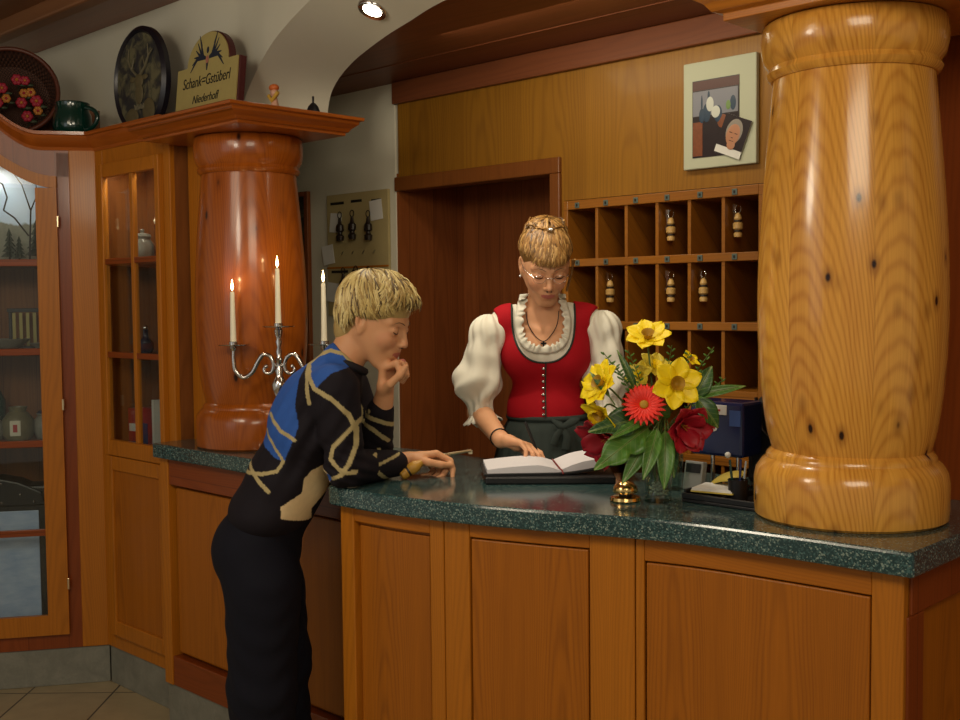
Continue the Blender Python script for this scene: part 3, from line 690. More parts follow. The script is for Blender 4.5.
obj('pale_figure', MB().ball((.097, -.0214, .190), (.013, .0006, .022)).ball((.117, -.0214, .165), (.015, .0006, .018)), 'plight', ph)
obj('green_spot', MB().ball((.160, -.0212, .18), (.008, .0006, .014)), 'pgreen', ph)
obj('pews', MB().box(.036, .070, -.0206, -.020, .038, .140), 'porange', ph); obj('chair_back', MB().ball((.140, -.0206, .135), (.018, .0006, .02)), 'porange', ph)
pc = obj('portrait_card', MB().box(-.046, .046, -.001, .001, -.058, .058), 'white', th, loc=(.178, -.024, .085), rot=(0, math.radians(22), 0))
obj('portrait_ground', MB().box(-.046, .046, -.0016, -.001, -.036, .058), 'pdark', pc)
obj('hair', MB().ball((0, -.002, .014), (.028, .0008, .037)), 'phair', pc, smooth=60)
obj('face', MB().ball((0, -.003, .004), (.023, .0008, .032)).ball((.004, -.003, -.026), (.014, .0008, .014)), 'pface', pc, smooth=60)
obj('features', MB().box(-.014, -.004, -.0042, -.0036, .008, .010).box(.005, .015, -.0042, -.0036, .008, .010).box(-.003, .004, -.0042, -.0036, -.006, -.004).box(-.007, .009, -.0042, -.0036, -.015, -.0135), 'pdark', pc)

# ================================================================ NOTICE BOARD ON THE WHITE SIDE WALL
M['board'] = plain('beige_notice_board', '#b5a574', .7, var=.15, vs=20)
th = thing('notice_board', 'beige key board hanging on the white wall beside the dark doorway', 'notice board', W(-3.725, TB-.006, 1.44), RZ); th.scale = (1.345, 1, 1.06)
obj('board', MB().box(0, .29, 0, .0, 0, .475) if 0 else MB().box(0, .29, -.012, 0, 0, .475), 'board', th, bevel=.002)
obj('rail', MB().box(.0, .29, -.016, -.012, .185, .192), 'stile', th)
for (a, b, z) in ((.02, .085, .435), (.12, .17, .437), (.215, .26, .432), (.02, .10, .168), (.12, .17, .168)): obj('heading', MB().box(a, b, -.0135, -.012, z, z+.010), 'ink', th)
for k in range(4): obj('hook', MB().tube([(.075+.05*k, -.012, .245), (.08+.05*k, -.022, .240), (.088+.05*k, -.024, .25)], .0018, 6), 'chrome', th)
for (a, z, r) in ((.015, .33, .1), (.215, .36, -.1), (-.015, .20, -.15), (-.01, .06, .15), (.15, .05, .1)):
    o = obj('paper_slip', MB().box(0, .055, -.014, -.0125, 0, .075), 'white', th, loc=(a, -.002, z), rot=(0, r, 0))
for i, (a, z) in enumerate(((.078, .31), (.137, .312), (.212, .305), (.09, .08), (.15, .085), (.21, .08))):
    lab = ['leftmost dark key fob in the upper row of the beige key board', 'middle dark key fob in the upper row of the beige key board', 'rightmost dark key fob in the upper row of the beige key board', 'leftmost dark key fob in the lower row of the beige key board', 'middle dark key fob in the lower row of the beige key board', 'rightmost dark key fob in the lower row of the beige key board'][i]
    p = W(-3.725+a*1.345, TB-.006-.028, 1.44+z)
    if i == 0:
        k0 = thing('key_fob', lab, 'key fob', p, RZ, 'dark key fobs on the notice board'); k0.scale = (1.35, 1.1, 1.35)
        obj('fob', MB().lathe([(.012, 0), (.014, .014), (.008, .02), (.008, .025), (.014, .030), (.013, .046), (.007, .052), (.004, .07)], 16), 'band', k0, smooth=40)
        obj('ring', MB().tube([(math.cos(x)*.009, 0, .078+math.sin(x)*.010) for x in np.linspace(0, 2*PI, 13)], .0015, 6, up=(0, 1, 0)), 'iron', k0)
    else: dup(k0, p, None, lab)
th = thing('hanging_picture', 'narrow dark framed picture half hidden behind the red-brown pillar', 'picture', W(-3.985, TB-.006, 1.16), RZ); th.scale = (1.35, 1, 1.16)
obj('frame', MB().box(-.0, .018, -.02, 0, 0, .70).box(.082, .10, -.02, 0, 0, .70).box(.018, .082, -.02, 0, 0, .018).box(.018, .082, -.02, 0, .682, .70), 'recess', th, bevel=.002)
obj('picture', MB().box(.018, .082, -.012, -.002, .018, .682), 'tray', th)

# ================================================================ CANDELABRA
cp = W(-2.940, 2.099, 1.0102)
th = thing('candelabra', 'silver three-armed candelabra with scrolled arms in front of the red-brown pillar', 'candelabra', cp, math.radians(-4))
obj('base', MB().lathe([(.062, 0), (.064, .006), (.058, .012), (.040, .020), (.022, .034), (.012, .05)], 36), 'silver', th, smooth=50)
st_ = [(.010, .05), (.014, .07), (.009, .09), (.008, .13), (.016, .15), (.020, .165), (.013, .185), (.022, .205), (.026, .225), (.016, .245), (.010, .255), (.014, .27), (.008, .28), (.009, .30), (.013, .305), (.007, .315), (.010, .33), (.006, .345), (.011, .362), (.007, .372), (.012, .385), (.014, .40)]
obj('stem', MB().lathe(st_, 24), 'silver', th, smooth=60)
def pan(x, z):
    return MB().lathe([(.008, z-.018), (.012, z-.010), (.010, z-.004), (.050, z), (.052, z+.003), (.014, z+.003), (.014, z+.012), (.010, z+.012)], 32, (x, 0, 0))
obj('drip_pan', pan(0, .410), 'silver', th, smooth=40)
for s_ in (-1, 1):
    X = .148*s_; zz = .352
    pts = [(.006, .262), (.020, .262), (.036, .268), (.048, .286), (.045, .308), (.030, .318)]
    arm = [(X, zz-.018), (X*1.0, zz-.05), (X*.96, zz-.082), (X*.80, zz-.104), (X*.60, zz-.088), (X*.46, zz-.052), (X*.34, zz-.030), (X*.20, zz-.036), (X*.12, zz-.060), (X*.16, zz-.086), (X*.28, zz-.090), (X*.34, zz-.078), (X*.29, zz-.066)]
    c = cr([(a, 0, b) for a, b in arm], 5)
    rr = list(np.interp(np.linspace(0, 1, len(c)), [0, .15, .5, .85, 1], [.0055, .0075, .0075, .006, .0035]))
    mb = MB().tube([tuple(v) for v in c], rr, 8, up=(0, 1, 0)); mb.ball((X*.29, 0, zz-.068), .007, 10, 8)
    mb.tube([(X*.12, 0, zz-.062), (0, 0, zz-.070)], .006, 8, up=(0, 1, 0))
    obj('arm', mb, 'silver', th, smooth=60); obj('drip_pan', pan(X, zz), 'silver', th, smooth=40)
rm = Matrix.Rotation(math.radians(-4), 3, 'Z')
def candle(x, z, L, label):
    p = cp+rm @ Vector((x, 0, z)); th = thing('candle', label, 'candle', p, 0, 'lit candles in the candelabra')
    obj('wax', MB().lathe([(.0098, 0), (.0095, .01), (.0068, L-.004), (.005, L)], 20), 'wax', th, smooth=40)
    obj('wick', MB().tube([(0, 0, L), (.001, 0, L+.008)], .0008, 6), 'ink', th)
    obj('flame', MB().lathe([(.001, L+.003), (.0042, L+.010), (.0048, L+.017), (.0028, L+.028), (.0004, L+.040)], 14), 'flame', th, smooth=60)
    l = bpy.data.lights.new('candle_light', 'POINT'); l.energy = .12; l.color = (1, .62, .28); l.shadow_soft_size = .006
    o = bpy.data.objects.new('candle_light', l); C.objects.link(o); o.parent = th; o.location = (0, 0, L+.045)
candle(0, .4225, .175, 'tallest lit ivory candle, in the middle of the candelabra')
candle(-.148, .3645, .160, 'lit ivory candle on the left arm of the candelabra')
candle(.148, .3645, .185, 'lit ivory candle on the right arm of the candelabra, beside the blonde head')

# ================================================================ CABINET CONTENTS
# B
def inB(x, y, z): return W(-4.08+x, 2.07+y, z)
M['glz'] = plain('pale_glazed_stoneware', '#8c8a80', .3, var=.3, vs=50); M['cob'] = plain('cobalt_glass', '#1c2440', .15); M['redb'] = plain('red_printed_card', '#b01c20', .4, var=.35, vs=90); M['blueb'] = plain('blue_printed_card', '#2a3c7a', .4, var=.5, vs=120)
p = inB(.185, .09, 1.664)
th = thing('stoneware_jar', 'pale grey stoneware jar on the top shelf of the narrow glazed cabinet', 'jar', p, RZ)
obj('body', MB().lathe([(.035, 0), (.042, .02), (.042, .06), (.03, .08), (.032, .09)], 24), 'glz', th, smooth=40); obj('lid', MB().lathe([(.034, .09), (.030, .1), (.006, .106), (.009, .116), (.002, .122)], 20), 'glz', th, smooth=40)
th = thing('figurine', 'dark blue ball-shaped figurine behind the jar on the top cabinet shelf', 'figurine', inB(.225, .15, 1.664), RZ)
obj('body', MB().lathe([(.02, 0), (.03, .03), (.02, .1), (.028, .13), (.02, .17), (.002, .19)], 20), 'cob', th, smooth=60); obj('face', MB().ball((0, -.022, .15), (.012, .010, .014), 10, 8), 'wax', th, smooth=60)
th = thing('glass_bottle', 'small dark round bottle on the middle shelf of the narrow glazed cabinet', 'bottle', inB(.19, .09, 1.309), RZ)
obj('body', MB().lathe([(.022, 0), (.030, .015), (.030, .04), (.012, .06), (.010, .085), (.013, .09)], 24), 'cob', th, smooth=40); obj('stopper', MB().ball((0, 0, .098), .011, 10, 8), 'chrome', th, smooth=60)
th = thing('printed_box', 'red printed box leaning left in the narrow glazed cabinet', 'box', inB(.105, .10, .905+.013), RZ+.15)
obj('carton', MB().box(-.07, .07, 0, .04, 0, .17), 'redb', th, bevel=.003); obj('banner', MB().box(-.06, .06, -.002, 0, .08, .11), 'white', th); obj('band', MB().box(-.07, .02, -.001, 0, .0, .04), 'blueb', th)
th = thing('printed_box', 'red and blue printed box with a white spine, right of the plain red one', 'box', inB(.205, .08, .918), RZ-.1)
obj('carton', MB().box(-.06, .045, 0, .05, 0, .18), 'redb', th, bevel=.003); obj('panel', MB().box(-.05, .0, -.002, 0, .02, .12), 'blueb', th); obj('spine', MB().box(.046, .064, -.002, .05, 0, .215), 'white', th)
obj('shelf', MB().box(.02, wB-.02, .03, .205, .90, .917), 'cabin', B)
# A : local frame of the cabinet
RA = Matrix.Rotation(aA, 3, 'Z')
def inA(x, y, z): return Vector((-1.48, 4.33, 0))+RA @ Vector((x, y, z))
def m_blue_over_grey():  # board colour: pale blue above a noisy edge, mottled grey below
    t = NT('pale_blue_over_grey_board'); X, Y, Z = t.sep(t.obj()); n = t.noise(t.obj(), 9, 4, .6)
    h = t.math('ADD', Z, t.math('MULTIPLY', t.math('SUBTRACT', n, .5), .06))
    sky = t.mix(t.noise(t.obj(), 6, 2), lin('#8fb0dc'), lin('#c8d8ea')); hill = t.mix(t.noise(t.obj(), 30, 4, .7), lin('#56594c'), lin('#85867a'))
    return t.fin(t.mix(t.ss(h, .150, .158), hill, sky), .5)
M['blue_over_grey'] = m_blue_over_grey()
th = thing('blue_grey_backdrop', 'backdrop board, pale blue above and grey below, on the top cabinet shelf', 'backdrop', inA(-.40, .20, 1.668), aA)
obj('board', MB().box(-.30, .245, 0, .012, 0, .40), 'blue_over_grey', th, bevel=.002); obj('foot', MB().box(-.28, .22, -.03, 0, 0, .012), 'cabin', th)
M['fir'] = plain('dark_fir_green', '#2a3426', .7, var=.4, vs=80); M['bark'] = plain('dark_twig', '#241c18', .7)
def fir(p, h, lab):
    th = thing('model_fir_tree', lab, 'model tree', p, random.random(), 'model trees in the display cabinet')
    obj('trunk', MB().lathe([(.004, 0), (.002, h*.5)], 8), 'bark', th); mb = MB()
    for k in range(5):
        z = h*(.15+.16*k); r = h*.28*(1-k*.17); n = 14; vs = [(0, 0, z+h*.24)]
        for i in range(n): a = 2*PI*i/n; q = r*(1 if i % 2 else .6); vs.append((q*math.cos(a), q*math.sin(a), z))
        mb.add(vs, [(0, 1+i, 1+(i+1) % n) for i in range(n)]+[tuple(range(n, 0, -1))])
    obj('branches', mb, 'fir', th)
fir(inA(-.245, .13, 1.668), .17, 'tallest model fir tree at the right of the pale backdrop'); fir(inA(-.31, .12, 1.668), .10, 'short model fir tree in the middle of the three by the backdrop'); fir(inA(-.35, .14, 1.668), .13, 'leftmost model fir tree in front of the pale backdrop')
th = thing('bare_twig', 'curved bare black twig standing in front of the pale backdrop', 'twig', inA(-.27, .10, 1.668), aA)
mb = MB(); mb.tube([(0, 0, 0), (.01, 0, .2), (-.02, 0, .30), (-.06, 0, .36)], [.004, .003, .002, .001], 6); mb.tube([(.01, 0, .2), (.035, 0, .26), (.03, 0, .34)], [.003, .002, .001], 6); mb.tube([(-.09, 0, .20), (-.075, 0, .25), (-.09, 0, .30), (-.12, 0, .32)], .003, 6); mb.tube([(0, 0, .1), (-.05, 0, .17), (-.09, 0, .20)], .003, 6)
obj('branches', mb, 'bark', th, smooth=60); obj('foot', MB().lathe([(.012, 0), (.01, .004), (.004, .006)], 12), 'bark', th)
# lantern with striped panes
M['ystripe'] = plain('yellowed_glass_stripe', '#9a8a48', .3)
th = thing('metal_lantern', 'black square metal lantern with yellow stripes on the second cabinet shelf', 'lantern', inA(-.285, .16, 1.325), aA+.1)
f = MB()
for x in (-.07, .07):
    for y in (-.05, .05): f.box(x-.005, x+.005, y-.005, y+.005, 0, .15)
f.box(-.075, .075, -.055, .055, 0, .01).box(-.08, .08, -.06, .06, .145, .16)
obj('frame', f, 'iron', th, bevel=.001)
for k in range(5): obj('pane_strip', MB().box(-.062+.025*k, -.050+.025*k, -.049, -.045, .012, .143), 'ystripe', th)
for z in (.03, .06, .09, .12): obj('stud', MB().ball((.07, -.057, z), .004, 8, 6), 'silver', th)
for i, (x, y, lab) in enumerate(((-.36, .09, 'pale shallow dish at the left of the black lantern'), (-.235, .075, 'small pale saucer in front of the black lantern'))):
    th = thing('ceramic_dish', lab, 'dish', inA(x, y, 1.325), aA); s_ = 1 if i == 0 else .5
    obj('bowl', MB().lathe([(.03*s_, 0), (.05*s_, .01), (.085*s_, .035*s_+.006), (.08*s_, .036*s_+.006), (.04*s_, .012), (.001, .01)], 32), 'glz', th, smooth=40); obj('foot', MB().lathe([(.03*s_, -.0), (.03*s_, .002), (.02*s_, .003)], 24), 'glz', th)
# jars on third shelf
M['wlab'] = plain('white_label', '#c8c4b4', .6)
th = thing('ceramic_jug', 'squat grey-yellow pottery jug with a white label on the third cabinet shelf', 'jug', inA(-.33, .09, .969), aA)
obj('body', MB().lathe([(.045, 0), (.058, .02), (.058, .08), (.040, .105), (.030, .112), (.036, .13), (.030, .13), (.026, .112)], 32), plain('mottled_ochre_glaze', '#7a7458', .35, var=.5, vs=40), th, smooth=40)
obj('label', MB().tube([(0.0601*math.sin(a), -.0601*math.cos(a), .05) for a in np.linspace(-.4, .4, 8)], .028, 4, flat=1, up=(0, 0, 1)) if 0 else MB().box(-.020, .020, -.0605, -.055, .02, .08), 'wlab', th, bevel=.002)
obj('label_mark', MB().box(-.008, .008, -.0615, -.0605, .035, .065), 'redb', th)
for i, (x, y, r, h, lab) in enumerate(((-.235, .12, .045, .10, 'grey rounded pottery pot right of the labelled jug'), (-.195, .07, .03, .05, 'smallest grey pot at the right end of the third cabinet shelf'), (-.43, .10, .05, .09, 'grey pottery pot left of the labelled jug'))):
    th = thing('pottery_pot', lab, 'pot', inA(x, y, .969), aA)
    obj('body', MB().lathe([(r*.7, 0), (r, h*.3), (r*.95, h*.7), (r*.6, h*.9), (r*.7, h)], 24), 'glz', th, smooth=40); obj('lid', MB().lathe([(r*.7, h), (r*.5, h+.01), (.004, h+.014), (.006, h+.022), (.002, h+.026)], 20), 'glz' if i else 'cob', th, smooth=40)
th = thing('wine_bottle', 'dark green bottle at the left edge on the third cabinet shelf', 'bottle', inA(-.43, .20, .969), aA)
obj('body', MB().lathe([(.034, 0), (.036, .01), (.036, .15), (.012, .20), (.011, .26), (.013, .262)], 24), 'green', th, smooth=40); obj('cap', MB().lathe([(.0135, .262), (.0135, .27), (.010, .272)], 16), 'ink', th)
# dark bag with blue panel at bottom, panel paled in colour for window reflection
def m_bluereflect():
    t = NT('blue_panel_window_reflection'); X, Y, Z = t.sep(t.obj()); n = t.noise(t.xyz(t.math('MULTIPLY', X, 4), 0, t.math('MULTIPLY', Z, 14)), 2, 4, .6)
    return t.fin(t.mix(n, lin('#6a8cc4'), lin('#d4e4f8')), .35)
M['bluereflect'] = m_bluereflect()
th = thing('dirndl_case', 'black topped case with silver studs and a pale blue front at the cabinet bottom', 'case', inA(-.40, .10, .172), aA); th.scale = (1, 1, 1.22)
obj('box', MB().box(-.20, .165, .0, .12, .0, .50), 'black', th, bevel=.008); obj('front_panel', MB().box(-.19, .135, -.006, -.001, .07, .42), 'bluereflect', th, bevel=.003)
obj('lower_panel', MB().box(-.19, .135, -.006, -.001, .0, .03), 'bluereflect', th, bevel=.003)
obj('lid', MB().prism_y([(-.20, .435), (.165, .435), (.15, .48), (.06, .515), (-.02, .53), (-.12, .51), (-.20, .47)], -.01, .12), 'black', th, bevel=.006)
for x, z in ((0, .512), (-.05, .47), (.07, .475), (.12, .45), (.0, .45)): obj('stud', MB().ball((x, -.011, z), .005, 8, 6), 'silver', th)
# ================================================================ ON THE COUNTER
ZC = 1.0104
# open guest book
bk = Vector((.207, 3.045, ZC+.0205)); RBk = math.radians(3)
th = thing('guest_book', 'open black-covered guest book with blank white pages lying on the countertop', 'book', bk, RBk)
def pagemesh(sg, w, d, lift, y0):
    vs = []; fs = []; n = 12
    for i in range(n+1):
        u = i/n; x = sg*w*u
        zt = .012+.016*math.sin(min(1, u*2.6)*PI/2)*(1-.75*u*u)+lift*u**1.5
        zb = .006+lift*u**1.5*.85
        for y in (-d/2+y0, d/2+y0): vs += [(x, y, zb), (x, y, zt)]
    for i in range(n):
        b = i*4
        fs += [(b+1, b+5, b+7, b+3), (b, b+2, b+6, b+4), (b, b+4, b+5, b+1), (b+2, b+3, b+7, b+6)]
    fs += [(n*4, n*4+2, n*4+3, n*4+1), (0, 1, 3, 2)]
    return MB().add(vs, fs)
c_ = MB()
for sg, lf in ((-1, .0), (1, .040)):
    vs = []; fs = []; n = 10
    for i in range(n+1):
        u = i/n; x = sg*.205*u; z = .0005+lf*u**1.5*.85
        vs += [(x, -.104, z), (x, .104, z), (x, .104, z+.005), (x, -.104, z+.005)]
    for i in range(n):
        for k in range(4): fs.append((i*4+k, i*4+(k+1) % 4, i*4+4+(k+1) % 4, i*4+4+k))
    fs += [(0, 1, 2, 3), (n*4+3, n*4+2, n*4+1, n*4)]; c_.add(vs, fs)
obj('cover', c_, 'black', th)
M['page'] = plain('white_book_page', '#d9d7dc', .7)
obj('left_pages', pagemesh(-1, .196, .19, 0.0, 0), 'page', th, smooth=50)
obj('right_pages', pagemesh(1, .190, .19, .040, 0), 'page', th, smooth=50)
M['redr'] = plain('red_ribbon', '#7a1c1c', .6)
obj('ribbon', MB().tube([(.0, .08, .016), (.0, -.085, .015), (.004, -.100, .012), (.006, -.112, .004)], .0022, 6), 'redr', th)
th = thing('desk_pad', 'thick black leather folder lying under the open guest book', 'folder', (.160, 3.03, ZC), math.radians(-2))
obj('cover', MB().box(-.145, .20, -.115, .11, 0, .020), 'black', th, bevel=.004); obj('edge_stitch', MB().box(-.14, .195, -.111, -.110, .020, .0203), 'iron', th)
# reception bell
bp = onz(627, 503, ZC)
th = thing('reception_bell', 'small polished brass reception bell in front of the bouquet', 'bell', (bp.x, bp.y+.03, ZC))
obj('base', MB().lathe([(.036, 0), (.038, .003), (.036, .010), (.028, .013), (.010, .014)], 36), 'brass', th, smooth=40)
obj('gap_ring', MB().lathe([(.016, .013), (.016, .022)], 20), 'ink', th)
obj('dome', MB().lathe([(.029, .021), (.031, .024), (.028, .036), (.018, .046), (.006, .050), (.004, .051), (.004, .058), (.006, .062), (.003, .066)], 36), 'brass', th, smooth=50)
# vase with pebbles
vp = Vector((.428, 2.66, ZC))
th = thing('glass_vase', 'clear glass vase with pale pebbles holding the bright bouquet', 'vase', vp)
obj('vessel', MB().lathe([(.034, 0), (.036, .004), (.030, .02), (.033, .06), (.040, .13), (.044, .165), (.0405, .165), (.036, .13), (.0285, .06), (.026, .02), (.001, .010)], 40), 'vase', th, smooth=50)
M['peb'] = plain('pale_pebbles', '#b9b6a8', .4, var=.4, vs=70); pb = MB()
for i in range(70):
    a = random.random()*2*PI; r = .021*math.sqrt(random.random()); pb.ball((r*math.cos(a), r*math.sin(a), .014+.028*random.random()), (.0045, .0038, .003), 8, 5)
tag(obj('pebbles', pb, 'peb', th, smooth=60), kind='stuff')
VT = vp+Vector((0, 0, .15))
M['stem'] = plain('green_stem', '#4b6426', .5); M['leafd'] = None
def m_leaf(name, a, b):
    t = NT(name); X, Y, Z = t.sep(t.obj()); n = t.noise(t.obj(), 40, 3); m = t.math('ABSOLUTE', Y)
    vein = t.math('SINE', t.math('ADD', t.math('MULTIPLY', X, 420), t.math('MULTIPLY', m, -420)))
    c = t.mix(n, lin(a), lin(b)); c = t.mix(t.ss(vein, .82, 1, 0, .35), c, lin('#7f9a52')); c = t.mix(t.ss(m, .0012, .0026, .7, 0), c, lin('#8aa05a'))
    t.b.inputs['Subsurface Weight'].default_value = 0; return t.fin(c, .38)
M['leafd'] = m_leaf('glossy_dark_leaf', '#1c3f16', '#2f5c20'); M['leafl'] = m_leaf('fresh_green_leaf', '#35621e', '#5a8a30')
M['petaly'] = plain('yellow_petal', '#ffe20c', .5, var=.08, vs=60); M['petalr'] = plain('scarlet_petal', '#f02810', .5, var=.15, vs=80); M['petalc'] = plain('crimson_petal', '#a80f26', .5, var=.25, vs=40); M['hearty'] = plain('golden_flower_heart', '#b98a10', .6, var=.3, vs=200); M['petaly2'] = plain('lemon_petal', '#d8c438', .5, var=.12, vs=60)
def frame_to(d, roll=0):
    d = Vector(d).normalized(); q = d.to_track_quat('Z', 'Y'); return (q @ Euler((0, 0, roll)).to_quaternion()).to_euler()
def petal(mb, L, w, cup, a0, tip=1.0, wav=0, base=.004, n=7, droop=0):
    ca, sa = math.cos(a0), math.sin(a0); vs = []; fs = []
    for i in range(n+1):
        u = i/n; wd_ = w*math.sin(PI*min(1, (u*.92+.08)))**.7 if tip else w*(u**.5)
        if u > .97: wd_ = w*.12
        r = base+L*u; z = cup*L*math.sin(u*PI*.5)-droop*L*u*u
        for k in range(-2, 3):
            e = k/2; x = r; y = wd_*e; zz = z+.25*w*e*e+wav*math.sin(u*9+e*4)
            vs.append((x*ca-y*sa, x*sa+y*ca, zz))
    for i in range(n):
        for k in range(4): b = i*5+k; fs.append((b, b+1, b+6, b+5))
    mb.add(vs, fs)
def stemline(p, th, d):
    inv = th.rotation_euler.to_matrix().inverted(); a = Vector((0, 0, 0)); dd = Vector(d).normalized()
    end = VT-Vector(p)+Vector((random.uniform(-.015, .015), random.uniform(-.015, .015), -.10)); mid = -dd*.03
    q = (VT-Vector(p))*.9+Vector((0, 0, .0))
    pts = [a, mid, mid*.5+q*.5, q, end]; pts = [inv @ v for v in pts]
    return MB().tube([tuple(v) for v in cr([tuple(v) for v in pts], 4)], .0024, 6)
def flower(kind, p, d, R, label, grp=None, col=None, n=6, roll=0):
    th = thing(kind, label, 'flower', p, 0, grp); th.rotation_euler = frame_to(d, roll); mb = MB()
    if kind == 'daffodil':
        for k in range(n): petal(mb, R, R*.42, .25, 2*PI*k/n, wav=R*.03)
        obj('petals', mb, col or 'petaly', th, smooth=60, solid=.0006)
        obj('trumpet', MB().lathe([(.004, 0), (R*.16, R*.08), (R*.2, R*.3), (R*.30, R*.42), (R*.27, R*.40), (R*.16, R*.26), (.003, R*.1)], 20), 'petaly' if col else 'hearty', th, smooth=60)
    elif kind == 'gerbera':
        for lay in range(2):
            for k in range(n): petal(mb, R*(1-.16*lay), R*.11, .15+.25*lay, 2*PI*(k+.5*lay)/n, droop=.1)
        obj('petals', mb, col, th, smooth=60, solid=.0005)
        obj('heart', MB().ball((0, 0, R*.10), (R*.22, R*.22, R*.1), 16, 8), 'hearty', th, smooth=60)
    elif kind == 'amaryllis':
        for k in range(n): petal(mb, R*1.0, R*.50, .75, 2*PI*k/n, wav=R*.05)
        for k in range(3): petal(mb, R*.7, R*.4, 1.2, 2*PI*(k+.4)/3, wav=R*.05)
        obj('petals', mb, col, th, smooth=60, solid=.0007)
        s_ = MB()
        for k in range(4): s_.tube([(0, 0, 0), (.006*math.cos(k*1.6), .006*math.sin(k*1.6), R*.5)], .001, 5)
        obj('stamens', s_, 'hearty', th)
    obj('stem', stemline(p, th, d), 'stem', th, smooth=60)
    return th
FY = 2.62
flower('daffodil', at(648, 339, 2.66), (-.1, -.55, .75), .052, 'topmost bright yellow flower of the bouquet', 'yellow daffodils in the bouquet', n=7)
flower('daffodil', at(675, 384, 2.57), (.12, -.95, .15), .058, 'large open yellow flower facing forward in the middle of the bouquet', 'yellow daffodils in the bouquet', roll=.3)
flower('daffodil', at(603, 385, 2.58), (-.75, -.45, .45), .055, 'upper yellow flower at the left edge of the bouquet, turned sideways', 'yellow daffodils in the bouquet', n=8)
flower('daffodil', at(602, 412, 2.60), (-.55, -.35, -.45), .048, 'lower yellow flower at the left edge of the bouquet, hanging down', 'yellow daffodils in the bouquet', roll=.5)
flower('daffodil', at(655, 368, 2.68), (.2, -.5, .7), .042, 'paler yellow flower half hidden below the topmost one', 'yellow daffodils in the bouquet', col='petaly2')
flower('daffodil', at(640, 376, 2.67), (-.5, -.6, .4), .034, 'small pale yellow flower above the red gerbera', 'yellow daffodils in the bouquet', col='petaly2', roll=.4)
flower('daffodil', at(690, 360, 2.66), (.5, -.5, .7), .022, 'smallest yellow bloom at the upper right of the bouquet', 'yellow daffodils in the bouquet', roll=.2, n=5)
flower('gerbera', at(644, 405, 2.56), (-.15, -.9, .42), .048, 'spiky scarlet gerbera in the centre of the bouquet', None, 'petalr', 22)
flower('amaryllis', at(681, 425, 2.60), (.3, -.8, -.15), .056, 'crimson flower with broad petals low on the right of the bouquet', 'crimson flowers in the bouquet', 'petalc', 6)
flower('amaryllis', at(612, 434, 2.66), (-.6, -.35, -.35), .066, 'crimson flower low on the left, behind the big green leaf', 'crimson flowers in the bouquet', 'petalc', 6, .4)
def leaf(tip, label, w, mat='leafd', lobes=0, bend=.02, base=None, grp='leaves in the bouquet', nrm=(0, -1, .35)):
    b = Vector(base) if base else VT+Vector((0, 0, -.01)); tip = Vector(tip); d = tip-b; L = d.length; x = d.normalized(); z = Vector(nrm); z = (z-x*z.dot(x)).normalized(); y = z.cross(x)
    th = thing('leaf', label, 'leaf', b, 0, grp); th.rotation_euler = Matrix((x, y, z)).transposed().to_euler()
    n = 28; vs = []; fs = []; st = .22
    for i in range(n+1):
        u = i/n; q = max(0, (u-st)/(1-st)); ww = w*math.sin(PI*q**.75)**.8 if q > 0 else .0015
        ww = max(ww, .0015)
        if lobes and 0 < q < .97: ww *= .62+.38*abs(math.cos(q*PI*lobes))
        for k in range(-3, 4):
            e = k/3; vs.append((L*u, ww*e, bend*math.sin(u*PI)+ww*.25*e*e-.15*ww*abs(e)*math.sin(q*PI*lobes*2) if lobes else bend*math.sin(u*PI)+ww*.3*e*e))
    for i in range(n):
        for k in range(6): c0 = i*7+k; fs.append((c0, c0+7, c0+8, c0+1))
    obj('blade', MB().add(vs, fs), mat, th, smooth=80, solid=.0006)
    obj('midrib', MB().tube([(L*i/10, 0, bend*math.sin(i/10*PI)-.0004) for i in range(10)], .0014, 6), 'stem', th)
    return th
b0 = VT+Vector((0, -.03, .055))
leaf(at(594, 470, 2.53), 'broad lobed green leaf reaching down to the lower left of the bouquet', .040, 'leafl', 3, .015, b0)
leaf(at(622, 484, 2.55), 'long green leaf hanging between the brass bell and the vase', .022, 'leafl', 0, .012, b0)
leaf(at(664, 490, 2.56), 'narrow green leaf hanging straight down over the vase', .022, 'leafl', 0, .015, b0+Vector((.01, 0, 0)))
leaf(at(674, 478, 2.60), 'short green leaf hanging at the right side of the vase', .017, 'leafd', 0, .01, b0+Vector((.015, 0, 0)))
leaf(at(643, 480, 2.55), 'broad green leaf in front of the vase, left of the narrow hanging one', .020, 'leafl', 0, .015, b0)
leaf(at(588, 432, 2.56), 'wide dark green leaf pointing left across the bouquet', .036, 'leafd', 2, .015, b0+Vector((.01, 0, .01)))
leaf(at(608, 440, 2.53), 'paler green leaf lying over the wide dark left leaf', .012, 'leafl', 0, .01, b0+Vector((0, -.02, .02)))
leaf(at(746, 386, 2.62), 'long slender green leaf stretching right towards the big pillar', .013, 'leafl', 0, .012, b0+Vector((.04, .02, .04)))
leaf(at(718, 428, 2.58), 'dark green leaf over the right side of the crimson flower', .024, 'leafd', 0, .015, at(690, 392, 2.60))
leaf(at(712, 366, 2.64), 'dark oval leaf behind the large open yellow flower', .024, 'leafd', 0, .01, at(688, 408, 2.64))
leaf(at(590, 372, 2.60), 'small pointed green leaf beside the left yellow flower', .008, 'leafd', 0, .008, at(615, 405, 2.55))
leaf(at(668, 402, 2.60), 'curved green leaf between the gerbera and the crimson flower', .018, 'leafl', 0, .012, b0)
leaf(at(617, 350, 2.66), 'narrow dark leaf rising above the left yellow flower', .010, 'leafd', 0, .01, at(640, 400, 2.65))
